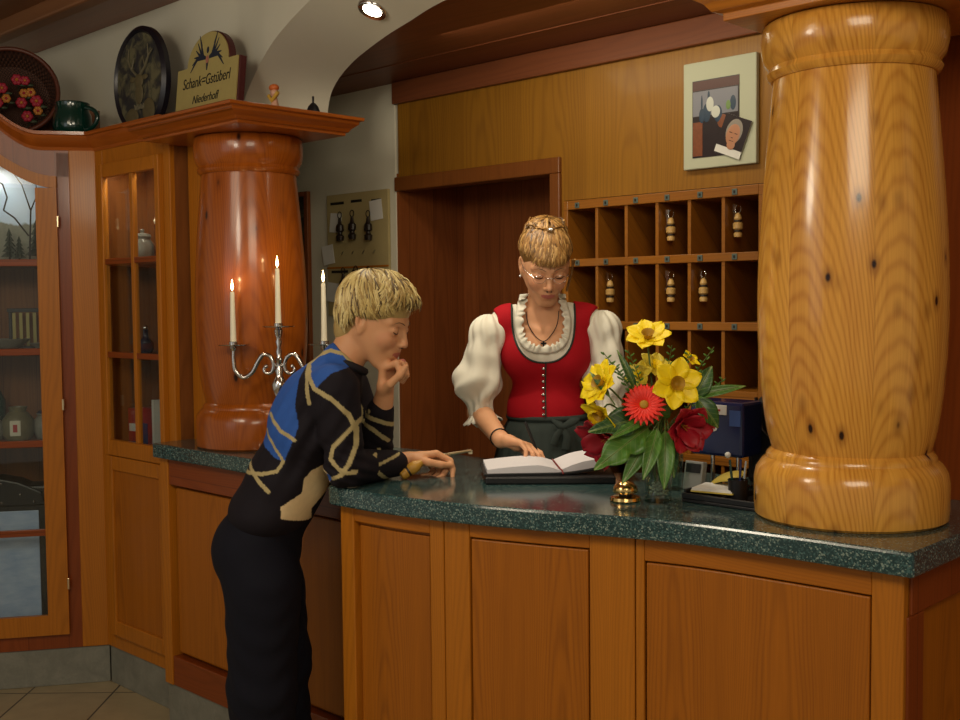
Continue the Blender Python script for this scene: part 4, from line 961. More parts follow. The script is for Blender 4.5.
def twig(tip, label, buds=5):
    tip = Vector(tip); th = thing('twig', label, 'twig', VT, 0, 'budding twigs in the bouquet'); d = tip-VT; pts = [Vector((0, 0, -.09)), Vector((0, 0, 0)), d*.5+Vector((0, 0, .015)), d]
    pts = cr([tuple(v) for v in pts], 5); obj('shoot', MB().tube([tuple(v) for v in pts], list(np.linspace(.0018, .0008, len(pts))), 6), 'stem', th, smooth=60)
    mb = MB()
    for k in range(buds*3):
        u = .45+.55*k/(buds*3); p = d*u+Vector((0, 0, .012*(1-u))); s_ = 1 if k % 2 else -1
        mb.ball(p+Vector((s_*.006, 0, .004)), (.006, .0018, .0024), 8, 5, Euler((0, -s_*.7, 0)).to_matrix())
    obj('buds', mb, 'leafl', th, smooth=60); return th
for (x, y, l) in ((714, 347, 'long thin twig rising at the far right of the bouquet'), (603, 352, 'thin budding twig in front of the white sleeve'), (612, 362, 'second budding twig just right of the one by the sleeve'), (628, 350, 'budding twig left of the topmost yellow flower'), (672, 345, 'budding twig right of the topmost yellow flower'), (690, 352, 'budding twig with small yellow bloom beside it'), (726, 378, 'low twig running along the slender right leaf')):
    twig(at(x, y, 2.65), l)
# items between vase and pillar, set square to the counter
th = thing('desk_tray', 'flat black desk tray between the vase and the big pillar', 'tray', W(-1.50, 2.235, ZC), RZ)
obj('tray', MB().box(0, .20, 0, .17, 0, .008).box(0, .20, 0, .008, .008, .022).box(0, .008, .008, .17, .008, .03).box(.192, .20, .008, .17, .008, .03), 'black', th, bevel=.002)
obj('divider', MB().box(.10, .104, .01, .168, .008, .02), 'black', th)
th = thing('leaflet_stack', 'small stack of white leaflets lying in the black desk tray', 'leaflets', W(-1.485, 2.25, ZC+.024), RZ+.2)
M['ylf'] = plain('yellow_leaflet', '#c9b24a', .6)
for k in range(3): obj('sheet', MB().box(0, .105-.004*k, .004*k, .10, .003*k, .003*k+.0025), 'white' if k else 'ylf', th)
th = thing('leaflet', 'curled cream leaflet leaning behind the white leaflets', 'leaflet', W(-1.52, 2.36, ZC+.0), RZ)
obj('sheet', MB().add([(.11*i/8, .0-.03*math.sin(i/8*2), .01+.035*math.sin(i/8*1.8)) for i in range(9)]+[(.11*i/8, .05-.03*math.sin(i/8*2), .03+.035*math.sin(i/8*1.8)) for i in range(9)], [(i, i+1, i+10, i+9) for i in range(8)]), 'ylf', th, solid=.001, smooth=60)
obj('stand', MB().box(0, .08, -.01, .03, 0, .010), 'black', th)
th = thing('desk_calculator', 'small grey desk calculator standing behind the bouquet vase', 'calculator', W(-1.60, 2.385, ZC), RZ)
obj('body', MB().box(0, .055, 0, .02, 0, .075), plain('grey_plastic', '#8d8f8c', .5), th, bevel=.003, rot=(math.radians(-12), 0, 0)); obj('screen', MB().box(.006, .049, -.002, 0, .045, .068), 'black', th, rot=(math.radians(-12), 0, 0))
# blue card box on chrome stand
M['bluebox'] = plain('dark_blue_enamel', '#14204e', .22, coat=.4)
th = thing('blue_card_box', 'dark blue box with a white label raised on chrome legs beside the big pillar', 'box', W(-1.612, 2.44, ZC), RZ)
obj('box', MB().box(0, .155, 0, .10, .085, .225), 'bluebox', th, bevel=.008)
o = obj('label', MB().box(.045, .110, -.002, -.0003, .192, .217), 'white', th, bevel=.0008); obj('label_print', MB().box(.066, .092, -.0028, -.002, .201, .206), 'redb', o)
obj('sticker', MB().lathe([(.009, -.0008), (.009, .0008)], 20, (.074, -.0015, .158), (0, 1, 0)), 'white', th)
obj('sticker_dot', MB().lathe([(.0035, -.0006), (.0035, .0006)], 12, (.074, -.0030, .158), (0, 1, 0)), 'redb', th)
obj('side_label', MB().box(.118, .150, -.0018, -.0003, .165, .205), plain('blue_side_label', '#3a5390', .4), th)
for x in (.05, .125): obj('leg', MB().lathe([(.006, .006), (.0055, .085)], 14, (x, .03, 0)), 'chrome', th, smooth=60)
obj('foot', MB().box(.03, .145, .0, .07, 0, .006), 'chrome', th, bevel=.002)
obj('lamp_knob', MB().ball((.118, -.008, .092), .008, 12, 8), 'white', th, smooth=60)
th = thing('drinking_glass', 'empty clear drinking glass below the blue box', 'glass', W(-1.615, 2.365, ZC), RZ)
obj('vessel', MB().lathe([(.022, 0), (.028, .09), (.0265, .09), (.020, .006), (.001, .005)], 28), 'vase', th, smooth=40); obj('rim', MB().tube([(.0273*math.cos(a), .0273*math.sin(a), .09) for a in np.linspace(0, 2*PI, 25)], .0008, 6), 'chrome', th)
M['bag'] = plain('black_nylon', '#121116', .6, var=.4, vs=30)
th = thing('shoulder_bag', 'slumped black bag behind the blue box against the big pillar', 'bag', W(-1.515, 2.552, ZC), RZ)
g_ = MB().prism_y([(0, 0), (.175, 0), (.175, .13), (.15, .225), (.10, .245), (.03, .235), (0, .16)], 0, .10)
obj('body', g_, 'bag', th, bevel=.02); obj('strap', MB().tube([(.03, .0, .23), (.06, -.012, .15), (.11, -.014, .10), (.165, -.006, .12)], .006, 8, flat=.4), 'black', th, smooth=60)
th = thing('pen_cup', 'small dark cup of pens on the tray side of the big pillar', 'pen cup', W(-1.385, 2.30, ZC+.0085), RZ)
obj('cup', MB().lathe([(.022, 0), (.024, .05), (.022, .05), (.020, .004), (.001, .003)], 24), 'iron', th, smooth=40)
for k, (a, c_m) in enumerate(((.2, 'chrome'), (1.8, 'bluebox'), (3.4, 'green'))): obj('pen', MB().tube([(.010*math.cos(a), .010*math.sin(a), .004), (.02*math.cos(a), .02*math.sin(a), .095)], .0032, 8), c_m, th)
# ================================================================ SCULPTING: signed distance fields -> one continuous mesh
f32 = np.float32
def V3(p): return np.array(p, dtype=f32)
class Fld:
    """ordered list of (op, k, fn, centre, radius)"""
    def __init__(s): s.L = []
    def rc(s, a, b, r1, r2, k=.01, op='u', flat=None):
        a = V3(a); b = V3(b); ba = b-a; L2 = float(ba@ba)+1e-9
        def fn(P):
            q = P-a; h = np.clip((q@ba)/L2, 0, 1); d = q-h[:, None]*ba
            return np.sqrt((d*d).sum(1))-(r1+(r2-r1)*h)
        c = (a+b)/2; s.L.append((op, k, fn, c, math.sqrt(L2)/2+max(r1, r2))); return s
    def el(s, c, r, k=.01, op='u', R=None):
        c = V3(c); r = V3(r); Rm = None if R is None else np.array(R, dtype=f32)
        def fn(P):
            q = P-c
            if Rm is not None: q = q@Rm
            k0 = np.sqrt(((q/r)**2).sum(1)); k1 = np.sqrt(((q/(r*r))**2).sum(1))+1e-9
            return k0*(k0-1)/k1
        s.L.append((op, k, fn, c, float(r.max()))); return s
    def fld(s, F, c, R, k=.01, op='u'):
        s.L.append((op, k, F, V3(c), R)); return s
    def chain(s, pts, rs, k=.01):
        for i in range(len(pts)-1): s.rc(pts[i], pts[i+1], rs[i], rs[i+1], k)
        return s
    def __call__(s, P, near=True):
        d = np.full(len(P), .5, f32)
        cc = P.mean(0); cr_ = float(np.sqrt(((P-cc)**2).sum(1)).max())
        for op, k, fn, c, r in s.L:
            if near and float(np.sqrt(((cc-c)**2).sum())) > cr_+r+.06: continue
            e = fn(P).astype(f32)
            if op == 's': e = -e
            if op in 'u':
                h = np.maximum(k-np.abs(d-e), 0)/k; d = np.minimum(d, e)-h*h*k*.25
            else:
                h = np.maximum(k-np.abs(d-e), 0)/k; d = np.maximum(d, e)+h*h*k*.25
        return d
class Loc:
    """field evaluated in a local frame"""
    def __init__(s, F, o, R, sc=1.0): s.F = F; s.o = V3(o); s.R = np.array(R, dtype=f32); s.s = sc
    def __call__(s, P, near=True): return s.F(((P-s.o)@s.R)/s.s)*s.s
def polygonize(F, lo, hi, h, slack=1.5):
    B = 8; lo = np.array(lo, float); n = np.ceil((np.array(hi)-lo)/h/B).astype(int)
    N = n*B+1; D = np.full(N, .5, f32)
    gi = np.stack(np.meshgrid(*[np.arange(k) for k in n], indexing='ij'), -1).reshape(-1, 3)
    cen = (lo+(gi*B+B/2)*h).astype(f32); rad = B*h*.87
    # coarse pass chunked in slabs
    val = np.concatenate([F(cen[i:i+256]) for i in range(0, len(cen), 256)])
    big = np.abs(val) < rad*slack+.004
    # sign fill for far blocks
    for b, v in zip(gi[~big], val[~big]):
        if v < 0: D[b[0]*B:b[0]*B+B+1, b[1]*B:b[1]*B+B+1, b[2]*B:b[2]*B+B+1] = -.5
    off = np.stack(np.meshgrid(*[np.arange(B+1)]*3, indexing='ij'), -1).reshape(-1, 3)
    for b in gi[big]:
        P = (lo+(b*B+off)*h).astype(f32); D[b[0]*B:b[0]*B+B+1, b[1]*B:b[1]*B+B+1, b[2]*B:b[2]*B+B+1] = F(P).reshape(B+1, B+1, B+1)
    S = D < 0
    m = S[:-1, :-1, :-1].astype(np.uint8)
    for dx in (0, 1):
        for dy in (0, 1):
            for dz in (0, 1):
                if dx+dy+dz: m += S[dx:dx+N[0]-1, dy:dy+N[1]-1, dz:dz+N[2]-1]
    cells = np.argwhere((m > 0) & (m < 8)); idx = np.full(m.shape, -1, np.int32); idx[tuple(cells.T)] = np.arange(len(cells))
    acc = np.zeros((len(cells), 3)); cnt = np.zeros(len(cells))
    cor = [(a, b, c) for a in (0, 1) for b in (0, 1) for c in (0, 1)]
    for a in cor:
        for ax in range(3):
            if a[ax]: continue
            b = list(a); b[ax] = 1
            va = D[tuple((cells+a).T)]; vb = D[tuple((cells+b).T)]; x = (va < 0) != (vb < 0)
            t = np.where(x, va/(va-vb+1e-12), 0); p = np.array(a, float)+np.eye(3)[ax]*t[:, None]
            acc += np.where(x[:, None], p, 0); cnt += x
    V = lo+(cells+acc/np.maximum(cnt, 1)[:, None])*h
    faces = []
    for ax in range(3):
        u, v = [(1, 2), (2, 0), (0, 1)][ax]
        sl0 = [slice(None)]*3; sl1 = [slice(None)]*3; sl0[ax] = slice(0, -1); sl1[ax] = slice(1, None)
        e = np.argwhere(S[tuple(sl0)] != S[tuple(sl1)])
        e = e[(e[:, u] > 0) & (e[:, v] > 0) & (e[:, u] < N[u]-1) & (e[:, v] < N[v]-1)]
        s0 = S[tuple(e.T)]
        q = []
        for du, dv in ((0, 0), (-1, 0), (-1, -1), (0, -1)):
            c = e.copy(); c[:, u] += du; c[:, v] += dv; q.append(idx[tuple(c.T)])
        q = np.stack(q, 1); q = np.where(s0[:, None], q, q[:, ::-1]); faces.append(q)
    Fc = np.concatenate(faces); return V, Fc
def smoothV(V, Fc, it=2, lam=.5):
    n = len(V); e = np.concatenate([Fc[:, [0, 1]], Fc[:, [1, 2]], Fc[:, [2, 3]], Fc[:, [3, 0]]])
    deg = np.bincount(e[:, 0], minlength=n)+np.bincount(e[:, 1], minlength=n)
    for _ in range(it):
        A = np.zeros_like(V)
        for k in range(3): A[:, k] = np.bincount(e[:, 0], V[e[:, 1], k], n)+np.bincount(e[:, 1], V[e[:, 0], k], n)
        V = V+lam*(A/np.maximum(deg, 1)[:, None]-V)
    return V
def fieldmesh(name, F, lo, hi, h, mats, parent, colfn=None, cut=None, it=2, matfn=None):
    V, Fc = polygonize(F, lo, hi, h)
    V = smoothV(V, Fc, it)
    off = np.array(parent.location) if parent else np.zeros(3)
    me = bpy.data.meshes.new(name); me.vertices.add(len(V)); me.vertices.foreach_set('co', (V-off).astype(f32).ravel())
    me.loops.add(Fc.size); me.loops.foreach_set('vertex_index', Fc.astype(np.int32).ravel())
    me.polygons.add(len(Fc)); me.polygons.foreach_set('loop_start', np.arange(0, Fc.size, 4, dtype=np.int32))
    me.update(calc_edges=True); me.validate()
    for m in (mats if isinstance(mats, (list, tuple)) else [mats]): me.materials.append(M[m])
    me.shade_smooth()
    if colfn:
        col = np.ones((len(V), 4), f32); col[:, :3] = colfn(V)
        at_ = me.color_attributes.new('Col', 'FLOAT_COLOR', 'POINT'); at_.data.foreach_set('color', col.ravel())
    if matfn:
        cen = V[Fc].mean(1); me.polygons.foreach_set('material_index', matfn(cen).astype(np.int32))
    o = bpy.data.objects.new(name, me); C.objects.link(o)
    if parent: o.parent = parent
    return o
def march(F, o, d, mx=.6):
    p = V3(o); d = V3(d); d = d/np.linalg.norm(d); t = 0
    for _ in range(60):
        v = float(F((p+d*t)[None])[0])
        if abs(v) < .0004: break
        t += min(v*.8, .03)
        if t > mx: break
    return Vector([float(q) for q in p+d*t])
def vcolmat(name, rough=.6, sss=0, bumpsc=0, bumpst=.1, spec=.5, stripes=0):
    t = NT(name); a = t.n('ShaderNodeAttribute', attribute_name='Col'); c = a.outputs['Color']
    n = t.noise(t.obj(), 60, 3); c = t.mix(t.math('MULTIPLY', n, .18), c, (0.02, .01, .01, 1), 'MIX') if not sss else t.mix(t.math('MULTIPLY', n, .12), c, lin('#b05a40'))
    if bumpsc: t.bump(t.noise(t.obj(), bumpsc, 3), bumpst, .002)
    t.fin(c, rough, spec=spec)
    if sss: t.b.inputs['Subsurface Weight'].default_value = sss; t.b.inputs['Subsurface Radius'].default_value = (.012, .005, .003); t.b.inputs['Subsurface Scale'].default_value = .5
    return t.m
M['skin'] = vcolmat('skin', .52, .12, 300, .03, .35)
M['fabric'] = vcolmat('jacket_fabric', .8, 0, 500, .2, .25)
M['trouser'] = plain('navy_black_cloth', '#0d0e1a', .85, spec=.25); M['shoe'] = plain('black_leather', '#0c0b0d', .35)
M['blouse'] = plain('cream_blouse_cotton', '#e2dfd0', .8, spec=.2); M['bodice'] = plain('red_bodice_wool', '#b01220', .8, var=.12, vs=200, spec=.2); M['piping'] = plain('dark_green_piping', '#1c2c26', .7)
M['skirt'] = plain('dark_grey_green_skirt', '#242a28', .85, var=.2, vs=60, spec=.2); M['apron'] = plain('grey_green_apron', '#39423f', .8, var=.15, vs=120, spec=.2)
LC = lambda h_: np.array(lin(h_)[:3])

# ---- head in its own frame: x forward, y to the figure's left, z up; eyes at z = 0
def head_field(jaw=1.0, nose=1.0):
    H = Fld()
    H.el((-.014, 0, .032), (.094, .071, .084), .01)
    H.el((.028, 0, -.012), (.060, .062, .080), .03)
    H.el((.044, 0, -.060), (.040, .040, .046), .03)
    H.rc((.062, -.010, -.100), (.062, .010, -.100), .016, .016, .025)
    for y in (-1, 1):
        H.rc((-.004, y*.053, -.038), (.052, y*.016, -.097), .017, .015, .022)
        H.el((.062, y*.035, -.030), (.024, .022, .022), .022)
        H.rc((.083, y*.012, .019), (.068, y*.046, .020), .009, .007, .014)
        H.el((.093, y*.031, -.001), (.016, .018, .012), .014, 's')
        H.el((.0745, y*.0315, -.001), (.0145, .0155, .0125), .005)
    H.rc((.086, 0, .010), (.1075*nose, 0, -.030), .0075, .0095, .012)
    H.el((.108*nose, 0, -.034), (.0095, .0095, .0085), .006)
    for y in (-1, 1): H.el((.0965, y*.0115, -.0375), (.0095, .0060, .0065), .005)
    H.el((.083, 0, -.062), (.014, .026, .018), .014)
    H.rc((.0925, -.002, -.0590), (.0845, -.021, -.0635), .0050, .0026, .005); H.rc((.0925, .002, -.0590), (.0845, .021, -.0635), .0050, .0026, .005)
    H.rc((.0895, -.012, -.0700), (.0895, .012, -.0700), .0054, .0054, .005)
    H.rc((.0980, -.012, -.0648), (.0980, .012, -.0648), .0016, .0016, .002, 's'); H.rc((.0980, .012, -.0648), (.088, .022, -.0660), .0016, .001, .002, 's'); H.rc((.0980, -.012, -.0648), (.088, -.022, -.0660), .0016, .001, .002, 's')
    for y in (-1, 1):
        R = Euler((0, math.radians(-14), y*math.radians(-22))).to_matrix()
        H.el((-.004, y*.074, -.004), (.017, .0065, .030), .006, R=R)
        H.rc((-.001, y*.081, .008), (-.003, y*.081, -.010), .0085, .0065, .003, 's')
        H.el((-.002, y*.072, -.030), (.008, .005, .010), .006)
    return H
def head_cols(L, base, lip, blush):
    """L = points in head frame -> colour"""
    c = np.tile(base, (len(L), 1)); x, y, z = L.T
    def m(c0, r, s=1.0): return np.clip(1.0-np.sqrt((((L-np.array(c0))/np.array(r))**2).sum(1)), 0, 1)*s
    for yy in (-1, 1): c += (blush-base)*np.clip(m((.075, yy*.045, -.032), (.04, .03, .03))*1.3, 0, .35)[:, None]
    c += (blush-base)*np.clip(m((.115, 0, -.035), (.02, .02, .02)), 0, .35)[:, None]
    lipm = ((np.abs(y) < .0215) & (z < -.0585+.0*x) & (z > -.0765+np.abs(y)*.35) & (x > .080) & (z < -.0560-np.abs(y)*.25)).astype(float)
    c = c*(1-lipm[:, None])+lip*lipm[:, None]
    for yy in (-1, 1):      # eyelid tint
        e = np.clip(m((.086, yy*.0315, -.001), (.015, .020, .014))*2, 0, 1)*.35; c = c*(1-e[:, None]*.5)+LC('#a06c56')*e[:, None]*.5
    return np.clip(c, 0, 1)
def frame(f, up=(0, 0, 1), roll=0):
    f = Vector(f).normalized(); y = Vector(up).cross(f).normalized(); z = f.cross(y)
    M3 = Matrix((f, y, z)).transposed()
    return M3 @ Matrix.Rotation(roll, 3, 'X')
def hand_field(w, F_, N_, side, curl, thumb, sc=1.0, spread=.0, k=.006, fist=False):
    """w wrist, F_ finger direction, N_ palm normal, side +1: thumb on N x F side; curl = per finger (mcp, pip, dip) degrees"""
    w = Vector(w); F_ = Vector(F_).normalized(); N_ = Vector(N_); N_ = (N_-F_*N_.dot(F_)).normalized(); S_ = N_.cross(F_)*side
    G = Fld(); kn = []
    offs = [.030, .010, -.010, -.028]; fl = [.078, .082, .078, .070]
    G.rc(w-F_*.02*sc, w+F_*.012*sc, .022*sc, .021*sc, .01)
    for i in range(4):
        a = w+S_*(offs[i]*.50*sc)+F_*.012*sc; b = w+F_*fl[i]*sc+S_*(offs[i]*.95*sc); kn.append(b)
        G.rc(a, b, .0135*sc, .0095*sc, .012)
    G.el(w+S_*.016*sc+F_*.035*sc+N_*.008*sc, (.018*sc,)*3, .012)
    seg_ = [(.040, .024, .020), (.044, .028, .020), (.041, .026, .020), (.032, .020, .018)]; rad = [(.0090, .0082, .0076, .0062), (.0092, .0083, .0077, .0063), (.0088, .0080, .0074, .0060), (.0078, .0070, .0066, .0055)]
    ends = []
    for i in range(4):
        c = curl[i] if isinstance(curl[0], (tuple, list)) else curl; th_ = 0; p = kn[i]; fg = Fld(); fan = S_*(offs[i]*spread)
        for j in range(3):
            th_ += math.radians(c[j]); d = (F_*math.cos(th_)+N_*math.sin(th_)+fan*(1 if j == 0 else .3)).normalized(); q = p+d*seg_[i][j]*sc
            fg.rc(p, q, rad[i][j]*sc, rad[i][j+1]*sc, .003); p = q
        ends.append(p); G.fld(lambda P, near=True, fg=fg: fg(P, False), kn[i], .10*sc, .0035)
    # thumb
    tb = w+S_*.022*sc+F_*.022*sc+N_*.006*sc; tg = Fld(); p = tb; tr = [.0125, .0102, .0092, .0070]; tl = [.038, .032, .026]
    for j in range(3):
        a_, b_, c_2 = thumb[j]; d = (F_*a_+S_*b_+N_*c_2).normalized(); q = p+d*tl[j]*sc; tg.rc(p, q, tr[j]*sc, tr[j+1]*sc, .004); p = q
    G.fld(lambda P, near=True, fg=tg: fg(P, False), tb, .11*sc, .006)
    return G, w+F_*.05*sc, kn, ends, p

def line_d(V, pts):
    """distance of V (x,z) to a polyline of (x,z)"""
    d = np.full(len(V), 9.0); X = V[:, [0, 2]]
    for a, b in zip(pts[:-1], pts[1:]):
        a = np.array(a); b = np.array(b); ba = b-a; q = X-a; h_ = np.clip((q@ba)/(ba@ba+1e-9), 0, 1); d = np.minimum(d, np.hypot(*(q-h_[:, None]*ba).T))
    return d
def inpoly(V, poly):
    x, z = V[:, 0], V[:, 2]; r = np.zeros(len(V), bool); n = len(poly)
    for i in range(n):
        (x0, z0), (x1, z1) = poly[i], poly[(i+1) % n]
        c = ((z0 > z) != (z1 > z)) & (x < (x1-x0)*(z-z0)/(z1-z0+1e-12)+x0); r ^= c
    return r
def hair_strands(mb, cen, rad, R, o, polar, end, n, width, lift, jit, L0=.05, seg=8, mats=3, azr=(-PI, PI), seedv=1, tipdrop=0.0, skip=None):
    """tapered locks that follow an ellipsoid scalp from a crown point outwards"""
    rnd = random.Random(seedv); pole = Vector(polar).normalized(); q = Vector((0, 0, 1)).rotation_difference(pole)
    for k in range(n):
        az = rnd.uniform(*azr); e = end(az)*(1+rnd.uniform(-jit, jit)); s0 = e*rnd.uniform(0.0, .80)**.8*.95+.03; ln = rnd.uniform(.28, .5)
        e1 = min(e, s0+ln*e); sw = rnd.uniform(-.22, .22); pts = []; lf = rnd.uniform(.3, 1)*lift
        for i in range(seg):
            u = i/(seg-1); th_ = s0+(e1-s0)*u; a = az+sw*u*u
            v = q @ Vector((math.sin(th_)*math.cos(a), math.sin(th_)*math.sin(a), math.cos(th_)))
            m_ = 1+lf*(.3+.7*math.sin(u*PI*.8))
            p = Vector((v.x*rad[0]*m_+cen[0], v.y*rad[1]*m_+cen[1], v.z*rad[2]*m_+cen[2]-tipdrop*u*u*rnd.uniform(.3, 1)))
            pts.append(p)
        if skip:
            j_ = next((i for i, p in enumerate(pts) if skip(p)), seg)
            if j_ < 4: continue
            if j_ < seg:
                c_ = [tuple(p) for p in pts[:j_]]; ar_ = np.array(c_); tt = np.linspace(0, j_-1, seg); pts = [Vector([float(np.interp(t_, range(j_), ar_[:, m__])) for m__ in range(3)]) for t_ in tt]
        pts = [R @ p+o for p in pts]; w_ = width*rnd.uniform(.6, 1.2)
        mb.cur = rnd.randrange(mats); mb.tube([tuple(p) for p in pts], [w_*.5, w_*.9, w_, w_, w_, w_*.8, w_*.55, w_*.12][:seg], 5, flat=.45, up=tuple(R @ Vector((0, 0, 1))))
# ================================================================ CUSTOMER (leaning on the counter, seen from her right side)
Yc = 3.02
PB = Vector((-.60, 3.06, 0))
cust = thing('person', 'short-haired blonde woman in a black and blue jacket leaning on the counter, fist under chin', 'person', PB)
def A_(x, y, Y=Yc): return at(x, y, Y)
HO = A_(375, 320, 3.03); HR = frame((math.cos(.36)*math.cos(.36), -math.cos(.36)*math.sin(.36), -math.sin(.36)))
HF = head_field(nose=.97)
Rnp = np.array(HR, dtype=f32)
body = Fld()
body.fld(Loc(HF, HO, Rnp), HO, .16, .01)
def hp(v): return HO+HR @ Vector(v)
body.rc(hp((-.035, 0, -.045)), A_(340, 372, 3.03), .048, .054, .025)
# trunk (under the jacket)
body.el(A_(262, 548, 3.06), (.098, .145, .11), .04).el(A_(288, 485, 3.05), (.085, .12, .12), .05).el(A_(312, 425, 3.04), (.088, .135, .12), .05)
body.rc(A_(333, 390, 2.90), A_(340, 388, 3.17), .045, .045, .05)
# legs
hipN, kneeN, ankN = A_(262, 575, 2.97), A_(266, 690, 2.97), Vector((-.60, 2.98, .09))
hipF, kneeF, ankF = A_(270, 575, 3.14), A_(282, 690, 3.12), Vector((-.51, 3.12, .09))
body.chain([hipN, kneeN, ankN], [.078, .05, .04], .02).chain([hipF, kneeF, ankF], [.078, .05, .04], .02)
# near arm, forearm resting on the granite
shN, elN, wrN = A_(335, 386, 2.90), Vector((-.352, 2.90, 1.062)), Vector((-.226, 3.055, 1.052))
body.chain([shN, elN, wrN], [.045, .036, .025], .02)
# far arm, forearm up to the chin
shF, elF = A_(348, 388, 3.16), Vector((-.300, 3.13, 1.060)); wrF = A_(383, 402, 3.03)
body.chain([shF, elF, wrF], [.045, .036, .026], .02)
# hands
hN, hNc, knN, endN, thN = hand_field(wrN+Vector((.012, .015, .004)), (.90, .36, .05), (.05, -.42, -.90), 1, [(35, 50, 20), (58, 75, 35), (66, 80, 35), (70, 80, 35)], [(.75, .40, .45), (.93, .05, .30), (.97, -.15, .1)], 1.10, .0)
body.fld(hN, hNc, .15, .012)
hF_, hFc, knF, endF, thF = hand_field(wrF+Vector((.002, 0, .006)), (.16, .0, .97), (.80, -.35, -.2), 1, [(62, 88, 50), (66, 92, 55), (68, 92, 55), (66, 88, 50)], [(.6, .45, .65), (.75, -.1, .6), (.8, -.3, .3)], 1.12, .0)
body.fld(hF_, hFc, .15, .012)
SK, LP, BL = LC('#d09a70'), LC('#b0685a'), LC('#cc8866')
def ccol(V):
    L = (V-np.array(HO))@np.array(HR)
    c = head_cols(L, SK, LP, BL); far = (np.sqrt((L**2).sum(1)) > .16)
    c[far] = SK; return c
fieldmesh('body', body, (-.90, 2.78, .0), (-.02, 3.36, 1.62), .0032, 'skin', cust, ccol)
# trousers
tr = Fld()
tr.el(A_(257, 548, 3.06), (.122, .168, .125), .04).el(A_(278, 505, 3.06), (.105, .150, .09), .05)
tr.chain([A_(263, 585, 2.975), A_(262, 690, 2.975), Vector((-.60, 2.98, .06))], [.105, .088, .082], .035)
tr.chain([A_(268, 585, 3.13), A_(279, 660, 3.12), A_(277, 705, 3.12), Vector((-.52, 3.12, .06))], [.105, .086, .084, .080], .035)
trd = lambda P, near=True: tr(P)+.0018*np.sin(P[:, 2]*75+P[:, 0]*30+3*np.sin(P[:, 1]*40))*np.clip((.9-P[:, 2])*3, 0, 1)
fieldmesh('trousers', trd, (-.90, 2.82, .03), (-.32, 3.30, 1.02), .006, 'trouser', cust)
for nm, p in (('near', (-.60, 2.98)), ('far', (-.52, 3.12))):
    s = Fld(); s.rc((p[0]-.05, p[1], .045), (p[0]+.05, p[1], .038), .038, .038, .02).rc((p[0]+.04, p[1], .030), (p[0]+.13, p[1]-.0, .026), .034, .026, .02)
    s.L.append(('s', .004, lambda P: P[:, 2]-0.0, V3((p[0], p[1], -.2)), 9.0)) if 0 else None
    fieldmesh('shoe', s, (p[0]-.13, p[1]-.07, -.0), (p[0]+.19, p[1]+.07, .12), .006, 'shoe', cust)
# jacket
jk = Fld()
jk.el(A_(270, 510, 3.055), (.112, .160, .090), .05).el(A_(288, 478, 3.05), (.112, .150, .11), .05).el(A_(309, 428, 3.04), (.112, .165, .13), .06)
jk.el(A_(318, 395, 3.03), (.085, .15, .085), .05)
jk.rc(A_(333, 388, 2.905), A_(343, 386, 3.16), .060, .060, .05)
jk.rc(A_(330, 380, 3.03), A_(343, 362, 3.03), .066, .060, .03)
jk.chain([shN+Vector((0, -.012, -.01)), elN+Vector((-.004, -.004, .002)), wrN+Vector((-.012, -.015, 0))], [.066, .050, .037], .02)
jk.chain([shF, elF, wrF+Vector((-.008, .01, -.025))], [.062, .049, .038], .02)
# collar opening
jk.rc(A_(352, 352, 3.03), hp((-.02, 0, -.05)), .050, .075, .01, 's')
def jd(P, near=True):
    d = jk(P)
    el_ = np.exp(-((P-V3(elN))**2).sum(1)/.006); el2 = np.exp(-((P-V3(elF))**2).sum(1)/.006)
    tor = np.exp(-((P-V3(A_(318, 440, 2.92)))**2).sum(1)/.02)
    return d+.0035*np.sin(P[:, 2]*210+P[:, 0]*120)*(el_+el2)+.004*np.sin(P[:, 2]*70-P[:, 0]*110+2*np.sin(P[:, 1]*30))*tor
def poly_(pts, Y): 
    r = [A_(x, y, Y) for x, y in pts]; return [(p.x, p.z) for p in r]
NB, NA = 2.90, 2.86
BLUE, BLK, STR, BEI, BDOT = LC('#2f5cae'), LC('#14111a'), LC('#b8a878'), LC('#efd6a6'), LC('#2f5cae')
blue1 = poly_([(303, 364), (318, 349), (333, 340), (346, 350), (352, 366), (334, 372), (326, 380), (318, 389), (309, 376)], NB)
blue2 = poly_([(302, 362), (298, 380), (296, 405), (300, 425), (296, 437), (284, 462), (276, 460), (252, 444), (240, 430), (250, 400), (280, 360)], NB)
lines = [([(303, 366), (312, 357), (326, 352), (340, 355), (351, 366)], .0050), ([(303, 366), (308, 380), (311, 402)], .0060), ([(303, 366), (318, 387), (336, 397), (351, 412), (358, 426), (358, 443), (352, 460), (344, 472)], .0062),
         ([(364, 416), (350, 430), (336, 444), (333, 456), (341, 466), (350, 470), (358, 469)], .0055), ([(335, 476), (347, 470)], .005),
         ([(266, 416), (280, 430), (296, 439)], .0052), ([(261, 433), (275, 450), (283, 462)], .0042), ([(283, 462), (276, 472), (262, 475), (238, 477)], .0048), ([(240, 467), (252, 478), (268, 492)], .0058)]
lines = [(poly_(l, NB), w) for l, w in lines]
farl = [(poly_(l, 3.06), w) for l, w in [([(366, 414), (374, 417), (394, 424)], .006), ([(362, 422), (374, 428), (388, 440)], .006)]]
cuff = [(poly_(l, 3.0), w) for l, w in [([(377, 452), (379, 466), (388, 480)], .005), ([(381, 461), (398, 455)], .004)]]
wave = poly_([(323, 466), (333, 474), (329, 489), (318, 501), (307, 514), (304, 528), (280, 520), (280, 508), (300, 495), (303, 480), (310, 472)], 2.90)
dot = A_(329, 476, 2.90)
